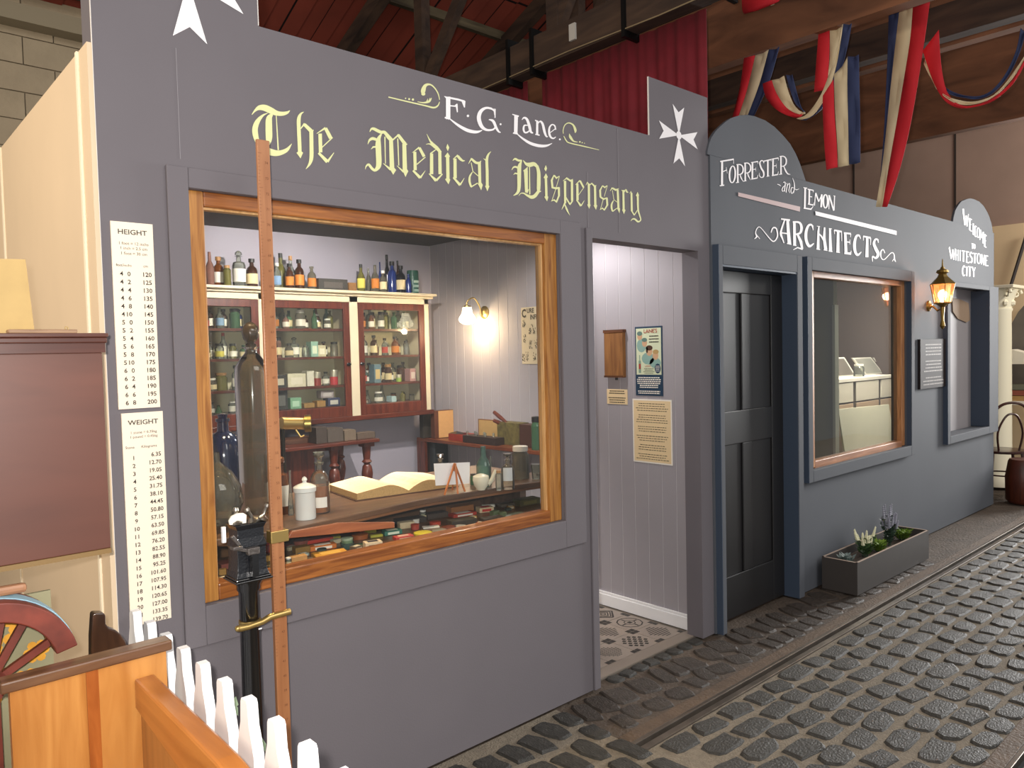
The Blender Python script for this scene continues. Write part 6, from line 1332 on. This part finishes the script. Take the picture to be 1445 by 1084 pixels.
bunting(4.34,[(0,[(1302,72),(1316,112),(1332,141),(1352,152),(1376,151),(1404,141),(1430,118),(1446,90)],[(1325,42),(1328,90),(1336,128),(1354,148),(1376,148),(1402,138),(1428,114),(1446,84)]),
  (1,[(1303,74),(1318,118),(1332,136),(1352,147),(1376,147),(1402,137),(1428,112),(1446,84)],[(1304,90),(1320,122),(1334,134),(1352,141),(1376,143),(1402,134),(1426,108),(1446,78)]),
  (2,[(1330,125),(1342,134),(1360,138),(1380,140),(1402,131),(1424,106),(1440,72),(1447,46)],[(1332,122),(1346,130),(1364,135),(1384,135),(1402,125),(1420,102),(1434,70),(1440,40)])],'rightmost swag of red white blue cloth curving up out of the frame')
bunting(3.84,[(0,[(1047,-30),(1047,10),(1050,20)],[(1104,-30),(1102,-2),(1084,9)]),(1,[(1084,-30),(1086,-4),(1088,8)],[(1104,-30),(1102,-4),(1092,3)])],'corner of a red and white cloth banner at the top edge')
g=MB(); a=on_x(1052,20,3.88); b=on_x(1054,80,3.88); g.box(3.87,3.89,a.y-.01,a.y+.012,b.z,a.z+.3); tag(g.build('hanging_batten',wood('pale_batten','#9a7a50','#6f5232','z',6,.6)),'pale thin wooden batten beside the leftmost bunting','batten')
g=MB(); q=[on_x(px,py,4.33) for px,py in ((1252,-20),(1252,12),(1290,-4),(1290,-30))]; g.prism(q,(1,0,0),.01); tag(g.build('paper_card',mat('pinkish_card','#a58a80',.8)),'pinkish brown card pinned where the longest cloth drop begins','card')
# ================================================================== RIGHT EDGE OF THE HALL
cl=thing('white_column','cream plaster column with a scrolled capital at the right edge','column',(8.22,.08,0))
PLS=mat('plaster_cream','#efe7cc',.55); xc,yc=8.78,.27; rc2=.14
f=MB(); f.lathe([(rc2*1.25,0),(rc2*1.25,.08),(rc2*1.08,.12),(rc2,.16),(rc2*.93,1.86),(rc2*1.0,1.88),(rc2*1.0,1.90)],(xc,yc,0),28); f.build('shaft',PLS,cl,smooth=True)
f=MB(); f.lathe([(rc2*.95,1.90),(rc2*1.05,1.98),(rc2*1.25,2.06),(rc2*1.35,2.09)],(xc,yc,0),20); f.build('capital_bell',PLS,cl,smooth=True)
for sx in (-1,1):
    for sy in (-1,1):
        pts=[]; 
        for k in range(14):
            a=k*.62; rr=.058*(1-k/17); pts.append((xc+sx*(rc2*1.08)+sx*rr*math.cos(a)*.7,yc+sy*(rc2*.95)+sy*rr*math.cos(a)*.7,2.055+rr*math.sin(a)))
        f=MB(); f.tube(pts,[.017*(1-k/20) for k in range(14)],7); f.build('scroll',PLS,cl,smooth=True)
f=MB(); 
for k in range(8):
    a=k*PI/4; f.lathe([(0,0),(.026,.02),(.03,.05),(.012,.075),(0,.08)],(xc+rc2*1.0*math.cos(a),yc+rc2*1.0*math.sin(a),1.915),6)
f.build('acanthus_leaves',PLS,cl,smooth=True)
f=MB(); f.box(xc-.20,xc+.20,yc-.20,yc+.20,2.105,2.14); f.box(xc-.18,xc+.18,yc-.18,yc+.18,2.09,2.105); f.build('abacus',PLS,cl,bevel=.006)
# bentwood chair beside the shop end
BW=wood('dark_bentwood','#4a1f16','#2a100b','z',5,.3,8,coat=.5)
def bent_chair(x,y,rz,label,s=1.0):
    t=thing('bentwood_chair',label,'chair',(x,y,0),'bentwood chairs by the column'); M=Matrix.Translation((x,y,0))@Matrix.Rotation(rz,4,'Z')
    def nb(): g=MB(); g.xf=M; return g
    g=nb(); g.lathe([(.20,.44),(.21,.45),(.21,.465),(.18,.47),(0,.468)],n=22); g.build('seat',BW,t,smooth=True)
    for a in (.7,2.44,3.84,5.58):
        g=nb(); g.tube([(.17*math.cos(a),.17*math.sin(a),.44),(.22*math.cos(a),.22*math.sin(a),0)],.014,8); g.build('leg',BW,t,smooth=True)
    g=nb(); g.tube([(.17*math.cos(k*PI/10),.17*math.sin(k*PI/10),.22) for k in range(21)],.008,6); g.build('ring_stretcher',BW,t,smooth=True)
    pts=[(-.17,.10,.46),(-.18,.15,.65),(-.17,.19,.82),(-.10,.21,.92),(0,.215,.95),(.10,.21,.92),(.17,.19,.82),(.18,.15,.65),(.17,.10,.46)]
    g=nb(); g.tube(catmull(pts,4),.013,8); g.build('outer_hoop',BW,t,smooth=True)
    pts=[(-.09,.14,.47),(-.11,.17,.65),(-.06,.20,.80),(0,.205,.84),(.06,.20,.80),(.11,.17,.65),(.09,.14,.47)]
    g=nb(); g.tube(catmull(pts,4),.010,8); g.build('inner_hoop',BW,t,smooth=True)
bent_chair(8.17,.05,2.2,'dark bentwood chair just past the end of the architects front')
bent_chair(8.22,-.62,1.1,'dark bentwood chair at the right edge before the white column')
f=MB(); f.lathe([(.13,0),(.15,.03),(.155,.25),(.13,.40),(.12,.42),(0,.42)],(7.90,-.20,0),20); tag(f.build('wooden_barrel',wood('barrel_wood','#5a2a1a','#35170e','z',5,.4),smooth=True),'dark brown barrel standing between the two bentwood chairs','barrel')
# leaning folded awning behind the column
ta=on_x(1449,330,9.40); tb_=on_x(1395,505,9.40); 
g=MB(); g.tube([ta,tb_,tb_+(tb_-ta)*1.2],.018,8); o=g.build('leaning_pole',mat('dark_pole','#3a3432',.6),smooth=True); tag(o,'dark pole leaning across the cream end wall behind the column','pole')
q=[on_x(px,py,9.36) for px,py in ((1437,440),(1446,430),(1446,545),(1422,547),(1398,538),(1405,500),(1420,470))]
g=MB(); g.prism(q,(1,0,0),.03); o=g.build('grey_cloth',mat('grey_canvas','#6f685e',.85,noise=.15,nscale=6)); tag(o,'grey canvas cloth draped from the leaning pole','cloth')
g=MB(); g.box(8.95,9.3,-.5,.9,.86,.90); o=g.build('white_table',mat('white_table_top','#ddd8cc',.6)); 
for xx,yy in ((9.0,-.45),(9.25,-.45),(9.0,.85),(9.25,.85)): MB().box(xx-.02,xx+.02,yy-.02,yy+.02,0,.86).build('leg',mat('dark_pole','#3a3432',.6),o)
tag(o,'white topped table against the end wall behind the chairs','table')
g=MB(); g.prism([(9.0,-.3,1.30),(9.0,.7,1.30),(9.0,.5,1.42),(9.0,.2,1.46)],(1,0,0),.25); g.box(9.0,9.03,-.25,-.22,.901,1.3); g.box(9.0,9.03,.62,.65,.901,1.3); o=g.build('model_tent',mat('white_canvas','#e3ddcc',.8)); tag(o,'small white canvas tent top standing on the table','model')
for k in range(3):
    g=MB(); g.box(9.0,9.24,.0+.02*k,.5-.03*k,.901+.06*k,.955+.06*k); o=g.build('folded_blanket',mat(('blanket_tan','blanket_brown','blanket_grey')[k],('#a5814f','#8a4a3a','#6a6a5a')[k],.9)); tag(o,('lowest tan','middle red brown','topmost grey')[k]+' folded blanket of the pile on the white table','blanket','blankets on the white table')
# objects that served as moulds for copies and never found a place themselves
for o in list(COL.objects):
    if o.name.startswith(('cobble','tile')) and o.parent is None: bpy.data.objects.remove(o)

for o in COL.objects:
    if o.type=='MESH' and o.parent and o.name.split('.')[0] in ('printed_text','engraved_lines','handwriting','white_print','inked_print','rule_marks','panel_joint','red_lettering'): o['kind']='stuff'
